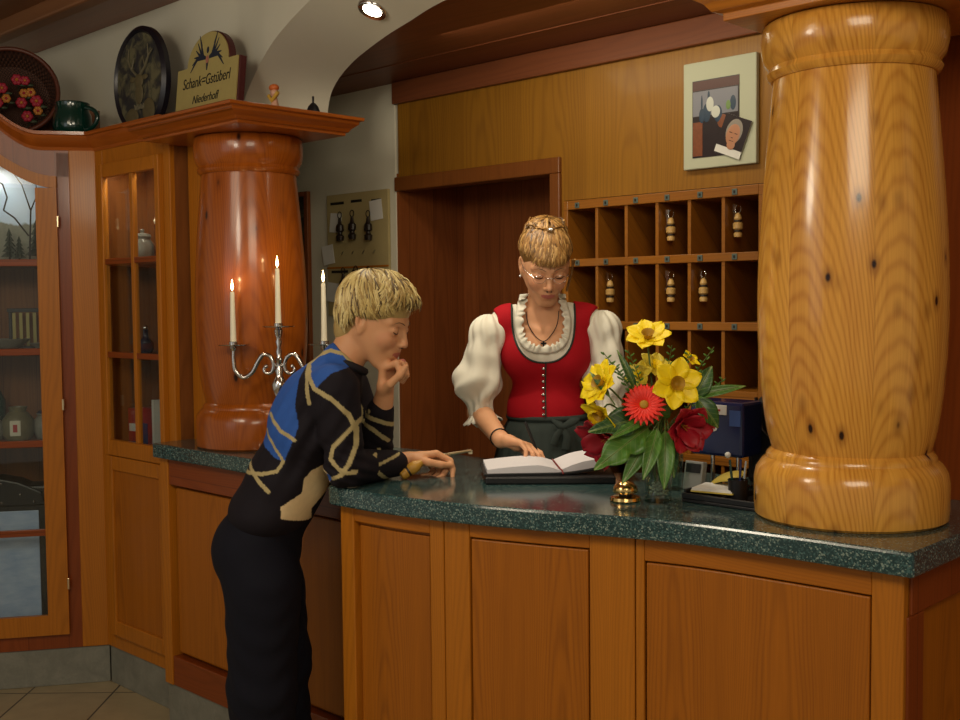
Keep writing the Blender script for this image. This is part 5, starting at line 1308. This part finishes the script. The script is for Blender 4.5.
def jcol(V):
    c = np.tile(BLK, (len(V), 1)); back = V[:, 0] < 9
    c[inpoly(V, blue1)] = BLUE; c[inpoly(V, blue2)] = BLUE
    arm = (V[:, 1] > 3.02)&(V[:, 0] > -.33)
    near = V[:, 1] < 3.07
    for l, w in lines: c[(line_d(V, l) < w) & ~arm] = STR
    for l, w in farl: c[(line_d(V, l) < w) & (V[:, 0] > -.37) & (V[:, 1] > 2.96)] = STR
    for l, w in cuff: c[(line_d(V, l) < w) & (V[:, 2] < 1.12) & (V[:, 1] > 2.93)] = STR
    c[inpoly(V, wave) & (V[:, 0] < -.36)] = BEI
    c[(np.hypot(V[:, 0]-dot.x, V[:, 2]-dot.z) < .011) & (V[:, 1] < 3.0)] = BDOT
    return c
fieldmesh('jacket', jd, (-.86, 2.78, .86), (-.16, 3.30, 1.42), .0032, 'fabric', cust, jcol)
cn = A_(348, 361, 3.03); cd = (hp((-.03, 0, -.03))-cn).normalized(); c1_ = cd.orthogonal().normalized(); c2_ = cd.cross(c1_)
obj('collar', MB().tube([tuple(cn-cd*.010+c1_*.052*math.cos(a)+c2_*.055*math.sin(a)) for a in np.linspace(0, 2*PI, 33)], .011, 8, flat=1), plain('black_knit_collar', '#121019', .8), cust, off=tuple(PB), smooth=60)
# hair
hb = Fld(); hb.el((-.016, 0, .046), (.104, .083, .088), .01).el((-.060, 0, -.030), (.048, .062, .072), .03)
hb.el((.112, 0, -.022), (.075, .09, .058), .01, 's').el((.056, 0, -.062), (.052, .12, .068), .012, 's').el((-.004, -.085, -.008), (.020, .022, .032), .006, 's').el((-.004, .085, -.008), (.020, .022, .032), .006, 's')
for i, (c1, c2, nm) in enumerate((('#dcc684', 'a', 'h1'), ('#b89c60', 'b', 'h2'), ('#6e5a3c', 'c', 'h3'), ('#f0dea0', 'd', 'h4'))): M[nm] = plain('blonde_hair_'+c2, c1, .45, var=.25, vs=150)
hair = fieldmesh('hair', Loc(hb, HO, Rnp), tuple(HO-Vector((.17,)*3)), tuple(HO+Vector((.17,)*3)), .004, 'h2', cust)
mb = MB()
def endc(az):
    a = abs(az); return float(np.interp(a, [0, .5, 1.0, 1.5, 2.0, 2.6, PI], [1.72, 1.72, 1.85, 2.0, 2.2, 2.25, 2.2]))
seg = 8
def trim(p):
    x, y, z = p; return (x > .050 and z < .014) or (x > .020 and z < -.008) or (-.024 < x <= .022 and z < .004) or (z < -.105) or (x > -.04 and z < -.03)
hair_strands(mb, (-.014, 0, .040), (.107, .087, .094), HR, HO, (-.45, 0, .9), endc, 1900, .0033, .07, .06, seedv=3, mats=6, tipdrop=.004, skip=trim)
hair_strands(mb, (-.005, 0, .048), (.110, .084, .086), HR, HO, (-.2, 0, 1), lambda a: 1.34, 420, .0036, .15, .12, seedv=5, mats=6, azr=(-1.1, 1.1), tipdrop=.016)
hair_strands(mb, (-.030, 0, .020), (.088, .082, .090), HR, HO, (0, 0, 1), lambda a: 2.25, 700, .0033, .06, .05, seedv=8, mats=6, azr=(1.75, 4.53), tipdrop=.012, skip=lambda p: p.x > -.030 or p.z < -.105)
mb.mi = [{0: 0, 1: 1, 2: 0, 3: 2, 4: 3, 5: 1}[m] for m in mb.mi]
off = tuple(PB)
lk = obj('hair_locks', mb, ['h1', 'h2', 'h3', 'h4'], hair, smooth=80, off=off)
M['lash'] = plain('dark_lashes', '#2a1c16', .6); M['brow'] = plain('light_brown_brow', '#6e5238', .7)
def face_bits(person, HF, HR, HO, browm, glasses=False):
    off = tuple(person.location)
    def on(x0, y, z, lift=.0008): 
        p = march(HF, (.16, y, z), (-1, 0, 0)); return HR @ (p+Vector((lift, 0, 0)))+HO
    for s_ in (-1, 1):
        pts = [tuple(on(0, s_*y, z)) for y, z in ((.018, -.0045), (.024, -.0072), (.031, -.0084), (.038, -.0070), (.045, -.0035))]
        obj('eyelashes', MB().tube(pts, [.0006, .0012, .0013, .0013, .0008], 6), 'lash', person, off=off, smooth=60)
        pts = [tuple(on(0, s_*y, z, .0006)) for y, z in ((.013, .019), (.022, .0235), (.034, .0245), (.046, .019))]
        obj('eyebrow', MB().tube(pts, [.0012, .0022, .0018, .0006], 6, flat=.5), browm, person, off=off, smooth=60)
        pts = [tuple(on(0, s_*y, z, -.0002)) for y, z in ((.018, .004), (.025, .0085), (.033, .0095), (.043, .006))]
        obj('eyelid_crease', MB().tube(pts, [.0003, .0006, .0006, .0003], 5), 'brow', person, off=off)
    for s_ in (-1, 1):
        p = HR @ Vector((.1035, s_*.0065, -.0425))+HO; obj('nostril', MB().ball(tuple(p), (.0028, .0022, .0022), 8, 6), 'lash', person, off=off)
face_bits(cust, HF, HR, HO, 'brow')
# key she holds: blade forward, turned fob hanging against the palm
kp = (Vector(endN[0])+Vector(thN))/2
KD = Vector((.93, .34, .10)).normalized()
tip0 = A_(456, 453, 3.10)
th = thing('held_room_key', 'metal room key held out in the leaning woman’s hand', 'key', tip0, 0)
th['label'] = 'metal room key held out between the fingers of the leaning blonde woman'
obj('blade', MB().tube([tuple(KD*-.050), tuple(KD*.045)], [.0045, .0040], 8), 'gold', th, smooth=40); q = KD*.045
obj('bit', MB().box(q.x-.007, q.x+.004, q.y-.002, q.y+.002, q.z-.010, q.z+.001), 'gold', th)
f0 = A_(413, 468, 3.03); fd = Vector((.82, .2, .52)).normalized()
th = thing('held_key_fob', 'mustard coloured wooden key fob with a dark ring in the leaning woman\'s hand', 'key fob', f0, 0); th.rotation_euler = frame_to(fd)
M['must'] = plain('mustard_wood', '#b5862e', .45)
obj('fob', MB().lathe([(.010, -.040), (.0145, -.036), (.0155, -.022), (.0125, -.018), (.0125, -.013), (.0165, -.008), (.0165, .012), (.012, .018), (.008, .030)], 24), 'must', th, smooth=40); obj('ring', MB().lathe([(.0125, -.0185), (.0150, -.0175), (.0150, -.0135), (.0125, -.0125)], 24), 'band', th)
# ================================================================ RECEPTIONIST (behind the counter, writing in the book)
Yr = 3.50
PR = Vector((.215, 3.56, 0))
rec = thing('person', 'receptionist in a red dirndl bodice and puffed white blouse writing behind the counter', 'person', PR)
def B_(x, y, Y=Yr): return at(x, y, Y)
HO2 = B_(545, 264, 3.41); HR2 = frame((.10, -.86, -.46), roll=math.radians(0))
HF2 = head_field(nose=.98); R2 = np.array(HR2, dtype=f32)
def hp2(v): return HO2+HR2 @ Vector(v)
def torso(off=0.0):
    F = Fld(); e = off
    F.el(B_(546, 350, 3.52), (.128+e, .095+e, .115+e), .04)
    for s_ in (-1, 1): F.el(B_(546+s_*21, 356, 3.478), (.056+e, .046+e, .060+e), .045)
    F.el(B_(546, 410, 3.53), (.114+e, .085+e, .12+e), .05)
    F.rc(B_(504, 322, 3.51), B_(588, 320, 3.51), .040+e, .040+e, .04)
    return F
body = torso(0)
body.fld(Loc(HF2, HO2, R2, .97), HO2, .16, .01)
body.rc(hp2((-.040, 0, -.045)), B_(545, 318, 3.50), .046, .050, .03)
body.rc(B_(512, 318, 3.50), B_(545, 312, 3.50), .030, .038, .03).rc(B_(578, 317, 3.50), B_(545, 312, 3.50), .030, .038, .03)
for s_ in (-1, 1): body.rc(B_(545+s_*5, 331, 3.445), B_(545+s_*26, 324, 3.47), .0085, .007, .014)
body.el(B_(548, 470, 3.56), (.14, .11, .12), .05)
body.chain([B_(538, 520, 3.56), Vector((.13, 3.57, .45)), Vector((.13, 3.58, .09))], [.08, .052, .04], .02).chain([B_(558, 520, 3.56), Vector((.27, 3.57, .45)), Vector((.27, 3.58, .09))], [.08, .052, .04], .02)
# her right arm (photo left): forearm forward to the book
shR, elR, wrR = B_(494, 326, 3.51), B_(480, 412, 3.50), Vector((.060, 3.215, 1.092))
body.chain([shR, elR], [.034, .036], .02).chain([elR, wrR], [.038, .0245], .02)
hR, hRc, knR, endR, thR = hand_field(wrR+Vector((.012, -.02, .001)), (.78, -.50, -.12), (-.12, -.28, -.95), -1, [(18, 30, 18), (28, 38, 20), (34, 42, 22), (38, 44, 22)], [(.8, .45, .30), (.9, .1, .3), (.9, -.1, .2)], .92)
body.fld(hR, hRc, .15, .012)
# her left arm: hand resting beside the book
shL, elL, wrL = B_(598, 324, 3.51), B_(612, 412, 3.50), Vector((.395, 3.315, 1.050))
body.chain([shL, elL], [.034, .036], .02).chain([elL, wrL], [.038, .0245], .02)
hL, hLc, knL, endL, thL = hand_field(wrL+Vector((-.012, -.015, -.002)), (-.70, -.66, -.10), (.0, -.1, -1), 1, [(15, 20, 12)]*4, [(.8, .5, .15), (.9, .2, .1), (.9, .1, .1)], .92)
body.fld(hL, hLc, .15, .012)
SK2, LP2, BL2 = LC('#d8a27a'), LC('#b4665a'), LC('#d08c6c')
def rcol(V):
    L = (V-np.array(HO2))@np.array(HR2)/.97; c = head_cols(L, SK2, LP2, BL2); c[np.sqrt((L**2).sum(1)) > .16] = SK2
    return c
fieldmesh('body', body, (-.06, 3.08, .0), (.50, 3.72, 1.74), .0032, 'skin', rec, rcol)
# garments: neckline cut as an extruded rounded shape in front of the shoulder line
def ucut(cx, w, zb, ymax, top, p=2.6):
    def fn(P):
        x = np.abs(P[:, 0]-cx)/w; z = np.clip((top-P[:, 2])/(top-zb), -3, 3)
        g = np.where(P[:, 2] < top, (x**p+np.maximum(z, 0)**p)**(1/p)-1, x-1)*min(w, top-zb)*.8
        return np.maximum(g, P[:, 1]-ymax)
    return fn
cx = B_(543, 340, 3.45).x
zt = lambda y: B_(543, y, 3.45).z
bl = torso(.0050)
def traps(F, e):
    return F.rc(B_(512, 318, 3.50), B_(545, 312, 3.50), .030+e, .038+e, .03).rc(B_(578, 317, 3.50), B_(545, 312, 3.50), .030+e, .038+e, .03)
traps(bl, .0055)
bl.L.append(('s', .002, ucut(cx, .078, zt(349), 3.60, zt(318)), V3((cx, 3.45, 1.40)), .5))
bl.L.append(('s', .002, lambda P: P[:, 2]-1.0-.10, V3((cx, 3.5, 1.0)), .5))
fieldmesh('blouse', bl, (-.06, 3.30, 1.02), (.50, 3.72, 1.56), .0040, 'blouse', rec, it=1)
bd = traps(torso(.0115), .0115)
bd.L.append(('s', .002, ucut(cx+.002, .098, zt(362), 3.62, zt(316), 2.4), V3((cx, 3.45, 1.40)), .5))
for s_, xx in ((-1, 480), (1, 608)):                                     # arm holes
    bd.rc(B_(xx-s_*2, 322, 3.40), B_(xx-s_*2, 322, 3.64), .050, .050, .006, 's'); bd.rc(B_(xx-s_*1, 350, 3.40), B_(xx-s_*1, 350, 3.64), .050, .050, .01, 's')
bd.L.append(('s', .002, lambda P: P[:, 2]-zt(419), V3((cx, 3.5, 1.0)), .6))
fieldmesh('bodice', bd, (-.02, 3.30, 1.05), (.46, 3.72, 1.52), .0036, 'bodice', rec, it=1)
offr = tuple(PR)
tb2 = traps(torso(.0115), .0115); tb1 = traps(torso(.0055), .0055)
def front(F, x, z, lift=0.0):
    p = march(F, (x, 3.20, z), (0, 1, 0)); return Vector((p.x, p.y-lift, p.z))
def ucurve(cx, w, zb, top, p, n=40, a0=0):
    out = []
    for i in range(n+1):
        a = PI*i/n; c_, s_ = math.cos(a), math.sin(a); x = -math.copysign(abs(c_)**(2/p), c_); z = abs(s_)**(2/p)
        out.append((cx+w*x, top-(top-zb)*z))
    return out
uc = ucurve(cx+.002, .098, zt(362), zt(316), 2.4); up_ = [(cx+.002-.098, zt(316)+.012*k) for k in (3, 2, 1)]; uc = up_+uc+[(2*(cx+.002)-x, z) for x, z in up_[::-1]]; pts = [front(tb2, x, z, .001) for x, z in uc]
obj('piping', MB().tube([tuple(p) for p in pts], .0030, 8), 'piping', rec, off=offr, smooth=60)
# ruffle round the blouse neckline
uc = ucurve(cx, .078, zt(350), zt(319), 2.6, 90); lft = [(cx-.078+.018*u, zt(319)+.078*u) for u in np.linspace(1, .04, 26)]; rgt = [(2*cx-x, z) for x, z in lft[::-1]]
path = lft+uc+rgt; mb = MB(); vs = []; fs = []; n = len(path)
ylast = front(tb1, cx-.076, zt(319), .0).y
hitF = Fld(); hitF.L = [l for l in body.L if l[0] == 'u']+tb1.L
def hit(x, z, lift):
    global ylast
    p = march(hitF, (x, 3.20, z), (0, 1, 0))
    if p.y > 3.54: return Vector((x, ylast-lift, z))
    return Vector((x, p.y-lift, z))
for i, (x, z) in enumerate(path):
    q = Vector((cx, 0, zt(318)))-Vector((x, 0, z)); q = q.normalized() if z < zt(319) else Vector((math.copysign(1, cx-x), 0, .1)).normalized()
    wv = math.sin(i*.95+math.sin(i*.31)*1.5); e_ = .015+.004*math.sin(i*.95+1)
    for o_, l_ in ((-.011, .001), (-.003, .005), (.007, .008+.004*wv), (e_, .010+.007*wv)):
        h_ = hit(x+q.x*o_, z+q.z*o_, l_)
        if h_.y+l_ < 3.475 or o_ < 0: pass
        vs.append(h_)
for i in range(n-1):
    for k in range(3): fs.append((i*4+k, i*4+k+1, i*4+5+k, i*4+4+k))
obj('ruffle', MB().add(vs, fs), 'blouse', rec, off=offr, smooth=80, solid=.0012)
# buttons + placket
zs = np.linspace(zt(368), zt(414), 8); xo = .006
mb = MB().tube([tuple(front(tb2, cx+.006, z, .0030)) for z in np.linspace(zt(363), zt(419), 12)], .0022, 6)
obj('placket', mb, 'piping', rec, off=offr, smooth=60)
for z in zs:
    p = front(tb2, cx-.001, z, .0045); obj('button', MB().ball(tuple(p), (.0050, .0028, .0050), 12, 8), 'silver', rec, off=offr, smooth=60)
# necklace with small cross pendant
sk_ = Fld(); sk_.L = body.L
nk = [(cx-.052, zt(312)), (cx-.045, zt(325)), (cx-.024, zt(336)), (cx, zt(341)), (cx+.024, zt(335)), (cx+.044, zt(324)), (cx+.050, zt(311))]
nk = [front(lambda P: sk_(P), x, z, .006) for x, z in [tuple(v) for v in cr(nk, 5)]]
ch = obj('necklace', MB().tube([tuple(p) for p in nk], .0014, 6), 'iron', rec, off=offr, smooth=60)
p = front(lambda P: sk_(P), cx, zt(343), .003)
obj('pendant', MB().box(p.x-.0025, p.x+.0025, p.y-.002, p.y+.001, p.z-.014, p.z+.008).box(p.x-.009, p.x+.009, p.y-.002, p.y+.001, p.z-.003, p.z+.003), 'iron', rec, off=offr)
# sleeves
def sleeve(sh, puff, cuff, name, sg):
    S = Fld(); S.el(sh, (.062, .060, .062), .02); mid = (sh+puff)/2; S.el(mid, (.058, .064, .062), .03)
    S.el(puff, (.078, .074, .066), .03); S.rc(cuff+(puff-cuff)*.55, cuff, .042, .037, .02)
    ax = V3((cuff-sh).normalized()); c0 = V3(puff)
    def fn(P, near=True):
        d = S(P); q = P-V3(sh); h_ = q@ax; r = q-h_[:, None]*ax; a = np.arctan2(r[:, 1], r[:, 0])
        L = float((cuff-sh).length); w_ = np.clip(np.sin(np.clip(h_/L, 0, 1)*PI), 0, 1)
        f = .0055*np.sin(a*5+h_*26+1.5*np.sin(h_*33))*w_+.003*np.sin(a*11-h_*40)*np.clip(1-w_, 0, 1)+.004*np.sin(h_*70+a*3)*np.exp(-((h_/L-.72)**2)/.03)
        return d+f
    lo = np.minimum.reduce([np.array(sh), np.array(cuff), np.array(puff)])-.10; hi = np.maximum.reduce([np.array(sh), np.array(cuff), np.array(puff)])+.10
    o = fieldmesh(name, fn, lo, hi, .0036, 'blouse', rec, it=1)
    # gathered cuff frill
    ax2 = (cuff-puff).normalized(); a1 = ax2.orthogonal().normalized(); a2 = ax2.cross(a1); vs = []; fs = []; n = 72
    for i in range(n):
        a = 2*PI*i/n; d_ = a1*math.cos(a)+a2*math.sin(a)
        for k, (r, h_) in enumerate(((.039, -.004), (.047, .008), (.057, .018))): vs.append(cuff+d_*(r+.004*k*math.sin(i*1.2))+ax2*(h_+.003*k*math.sin(i*1.2+1)))
    for i in range(n):
        for k in range(2): fs.append((i*3+k, i*3+k+1, ((i+1) % n)*3+k+1, ((i+1) % n)*3+k))
    obj('cuff_frill', MB().add(vs, fs), 'blouse', o, off=offr, smooth=80, solid=.0012); return o
sleeve(B_(489, 334, 3.50), B_(477, 382, 3.48), B_(482, 416, 3.465), 'sleeve', -1)
sleeve(B_(602, 330, 3.50), B_(608, 380, 3.49), B_(610, 414, 3.465), 'sleeve', 1)
# skirt and apron
def skirt_mesh(z0, z1, r0, r1, rb, a0, a1, pl, n=120, m=16, push=0):
    vs = []; fs = []
    for j in range(m+1):
        u = j/m; z = z0+(z1-z0)*u
        for i in range(n+1):
            a = a0+(a1-a0)*i/n; w_ = min(1, u*2.0)
            rx = r0+(r1-r0)*min(1, u*3)**.6+(.05*u); ry = (rb+(.115-rb)*0+.045*min(1, u*3)+push)
            ry = ry if math.sin(a) < 0 else ry+.08*u
            f_ = 1+pl*w_*math.sin(a*34)+.008*math.sin(a*9+3*u)*w_
            vs.append((PR.x+rx*math.cos(a)*f_, 3.545+ry*math.sin(a)*f_, z))
    for j in range(m):
        for i in range(n): b = j*(n+1)+i; fs.append((b, b+n+1, b+n+2, b+1))
    return MB().add(vs, fs)
obj('skirt', skirt_mesh(zt(417), .30, .118, .185, .100, 0, 2*PI, .035, 240), 'skirt', rec, off=offr, smooth=60, solid=.002)
obj('apron', skirt_mesh(zt(419), .42, .121, .188, .104, PI*1.10, PI*1.92, .030, 160, push=.004), 'apron', rec, off=offr, smooth=60, solid=.002)
wb = [(PR.x+.124*math.cos(a), 3.545+.107*math.sin(a), zt(419)) for a in np.linspace(0, 2*PI, 49)]
obj('waistband', MB().tube(wb, .010, 8, flat=1, up=(0, 0, 1)), 'apron', rec, off=offr, smooth=60)
bw = B_(563, 425, 3.42); mb = MB()
mb.tube([(bw.x-.035, bw.y, bw.z+.016), (bw.x-.01, bw.y-.01, bw.z), (bw.x+.0, bw.y-.012, bw.z-.004), (bw.x+.03, bw.y-.008, bw.z+.012), (bw.x+.05, bw.y, bw.z+.018)], [.004, .013, .008, .014, .005], 8, flat=.5, up=(0, 1, 0))
mb.tube([(bw.x, bw.y-.01, bw.z-.002), (bw.x+.012, bw.y-.012, bw.z-.035), (bw.x+.008, bw.y-.008, bw.z-.075)], [.006, .012, .014], 8, flat=.35, up=(0, 1, 0)); mb.tube([(bw.x, bw.y-.01, bw.z-.002), (bw.x-.02, bw.y-.012, bw.z-.03), (bw.x-.03, bw.y-.008, bw.z-.06)], [.006, .011, .012], 8, flat=.35, up=(0, 1, 0))
obj('apron_bow', mb, 'apron', rec, off=offr, smooth=60)
for x in (.13, .27):
    s = Fld(); s.rc((x, 3.60, .045), (x, 3.50, .036), .036, .034, .02).rc((x, 3.50, .03), (x, 3.43, .026), .034, .025, .02); fieldmesh('shoe', s, (x-.07, 3.36, 0), (x+.07, 3.68, .12), .006, 'shoe', rec)
# hair: fringe, swept-back sides, clipped-up top
for nm, c1 in (('g1', '#8a6432'), ('g2', '#a87a40'), ('g3', '#55391e'), ('g4', '#c49a5c')): M[nm] = plain('brown_blonde_hair_'+nm, c1, .42, var=.25, vs=150)
hb2 = Fld(); hb2.el((-.020, 0, .044), (.100, .079, .084), .01).el((-.065, 0, .085), (.050, .052, .042), .03)
hb2.el((.105, 0, -.034), (.070, .058, .062), .01, 's').el((.060, 0, -.075), (.075, .12, .070), .015, 's').el((-.004, -.085, -.010), (.022, .022, .034), .006, 's').el((-.004, .085, -.010), (.022, .022, .034), .006, 's')
hair = fieldmesh('hair', Loc(hb2, HO2, R2), tuple(HO2-Vector((.18,)*3)), tuple(HO2+Vector((.18,)*3)), .004, 'g1', rec)
mb = MB()
hair_strands(mb, (-.016, 0, .040), (.100, .079, .087), HR2, HO2, (-.30, 0, 1), lambda a: float(np.interp(abs(a), [0, .6, 1.1, 1.6, 2.2, PI], [1.62, 1.60, 1.60, 1.52, 1.5, 1.6])), 1200, .0030, .05, .05, seedv=11, mats=6, tipdrop=.002)
hair_strands(mb, (.0, 0, .030), (.097, .074, .080), HR2, HO2, (.05, 0, 1), lambda a: 1.36, 300, .0030, .07, .05, seedv=12, mats=4, azr=(-.75, .75), tipdrop=.010)
rnd = random.Random(4)
for k in range(130):                                                     # twisted-up ends at the crown
    a = rnd.uniform(0, 2*PI); r = .028+.014*rnd.random(); c0 = Vector((-.030, 0, .112)); r = .006+.036*rnd.random(); pts = []
    for i in range(7):
        u = i/6; aa = a+u*1.6; rr = r*(1+.5*u*rnd.uniform(.2, 1)); pts.append(HR2 @ (c0+Vector((rr*math.cos(aa)*1.1, rr*math.sin(aa)*1.25, .006+.020*math.sin(u*PI)*rnd.uniform(.3, 1)-.014*u)))+HO2)
    mb.cur = rnd.randrange(6); mb.tube([tuple(p) for p in pts], [.001, .0022, .0026, .0026, .0022, .0016, .0006], 5, flat=.5)
hair_strands(mb, (-.030, 0, .088), (.060, .064, .050), HR2, HO2, (-.1, 0, 1), lambda a: 1.5, 260, .0030, .10, .1, seedv=21, mats=6)
for k in range(10):                                                      # loose lock down her left cheek
    pts = [HR2 @ Vector((.050-.03*u+.004*math.sin(k), .071+.006*math.sin(u*3+k*.3)+.0008*k, .04-.125*u))+HO2 for u in np.linspace(0, 1, 8)]
    mb.cur = k % 4; mb.tube([tuple(p) for p in pts], [.0016]*7+[.0004], 5)
mb.mi = [{0: 0, 1: 1, 2: 0, 3: 3, 4: 2, 5: 1}[m] for m in mb.mi]
obj('hair_locks', mb, ['g1', 'g2', 'g3', 'g4'], hair, smooth=80, off=offr)
cl = HR2 @ Vector((.030, .004, .128))+HO2
obj('hair_clip', MB().ball(tuple(cl), (.012, .008, .006), 12, 8), 'chrome', hair, off=offr, smooth=60)
face_bits(rec, Loc(HF2, (0, 0, 0), np.eye(3), .97), HR2, HO2, 'brow')
for s_ in (-1, 1):
    p = HR2 @ Vector((.000, s_*.074, -.040))+HO2; obj('earring', MB().ball(tuple(p), .0045, 12, 8), 'chrome', rec, off=offr, smooth=60)
# rimless glasses
def gp(x, y, z): return tuple(HR2 @ Vector((x, y, z))+HO2)
gl = MB()
for s_ in (-1, 1):
    gl.tube([gp(.098-.10*abs(.0*s_)-.14*max(0, abs(.031+.019*math.cos(a))-.03), s_*(.031+.019*math.cos(a)), -.004+.013*math.sin(a)) for a in np.linspace(0, 2*PI, 25)], .0006, 6)
    gl.tube([gp(.094, s_*.050, .002), gp(.05, s_*.070, .004), (gp(.0, s_*.075, .006))], .0009, 6)
gl.tube([gp(.099, -.012, .0), gp(.103, 0, .002), gp(.099, .012, .0)], .0009, 6)
obj('glasses', gl, 'chrome', rec, off=offr, smooth=60)
# bracelet and pen
wd_ = (wrR-elR).normalized(); a1 = wd_.orthogonal().normalized(); a2 = wd_.cross(a1); bc2 = wrR-wd_*.022
obj('bracelet', MB().tube([tuple(bc2+a1*.0275*math.cos(a)+a2*.0275*math.sin(a)) for a in np.linspace(0, 2*PI, 25)], .0022, 6), 'iron', rec, off=offr, smooth=60)
pe = (Vector(endR[0])+Vector(thR))/2; pt_ = Vector((pe.x+.012, pe.y-.02, 1.0455)); pb2 = Vector((pe.x-.045, pe.y+.02, 1.150)); dd = pb2-pe
th = thing('ballpoint_pen', 'dark ballpoint pen in the receptionist\'s writing hand', 'pen', pe)
obj('barrel', MB().tube([tuple((pt_-pe)*.8), (0, 0, 0), tuple(dd)], [.0038, .0042, .0042], 8), 'black', th, smooth=60)
obj('nib', MB().tube([tuple((pt_-pe)*.8), tuple(pt_-pe)], [.0036, .0008], 8), 'chrome', th)
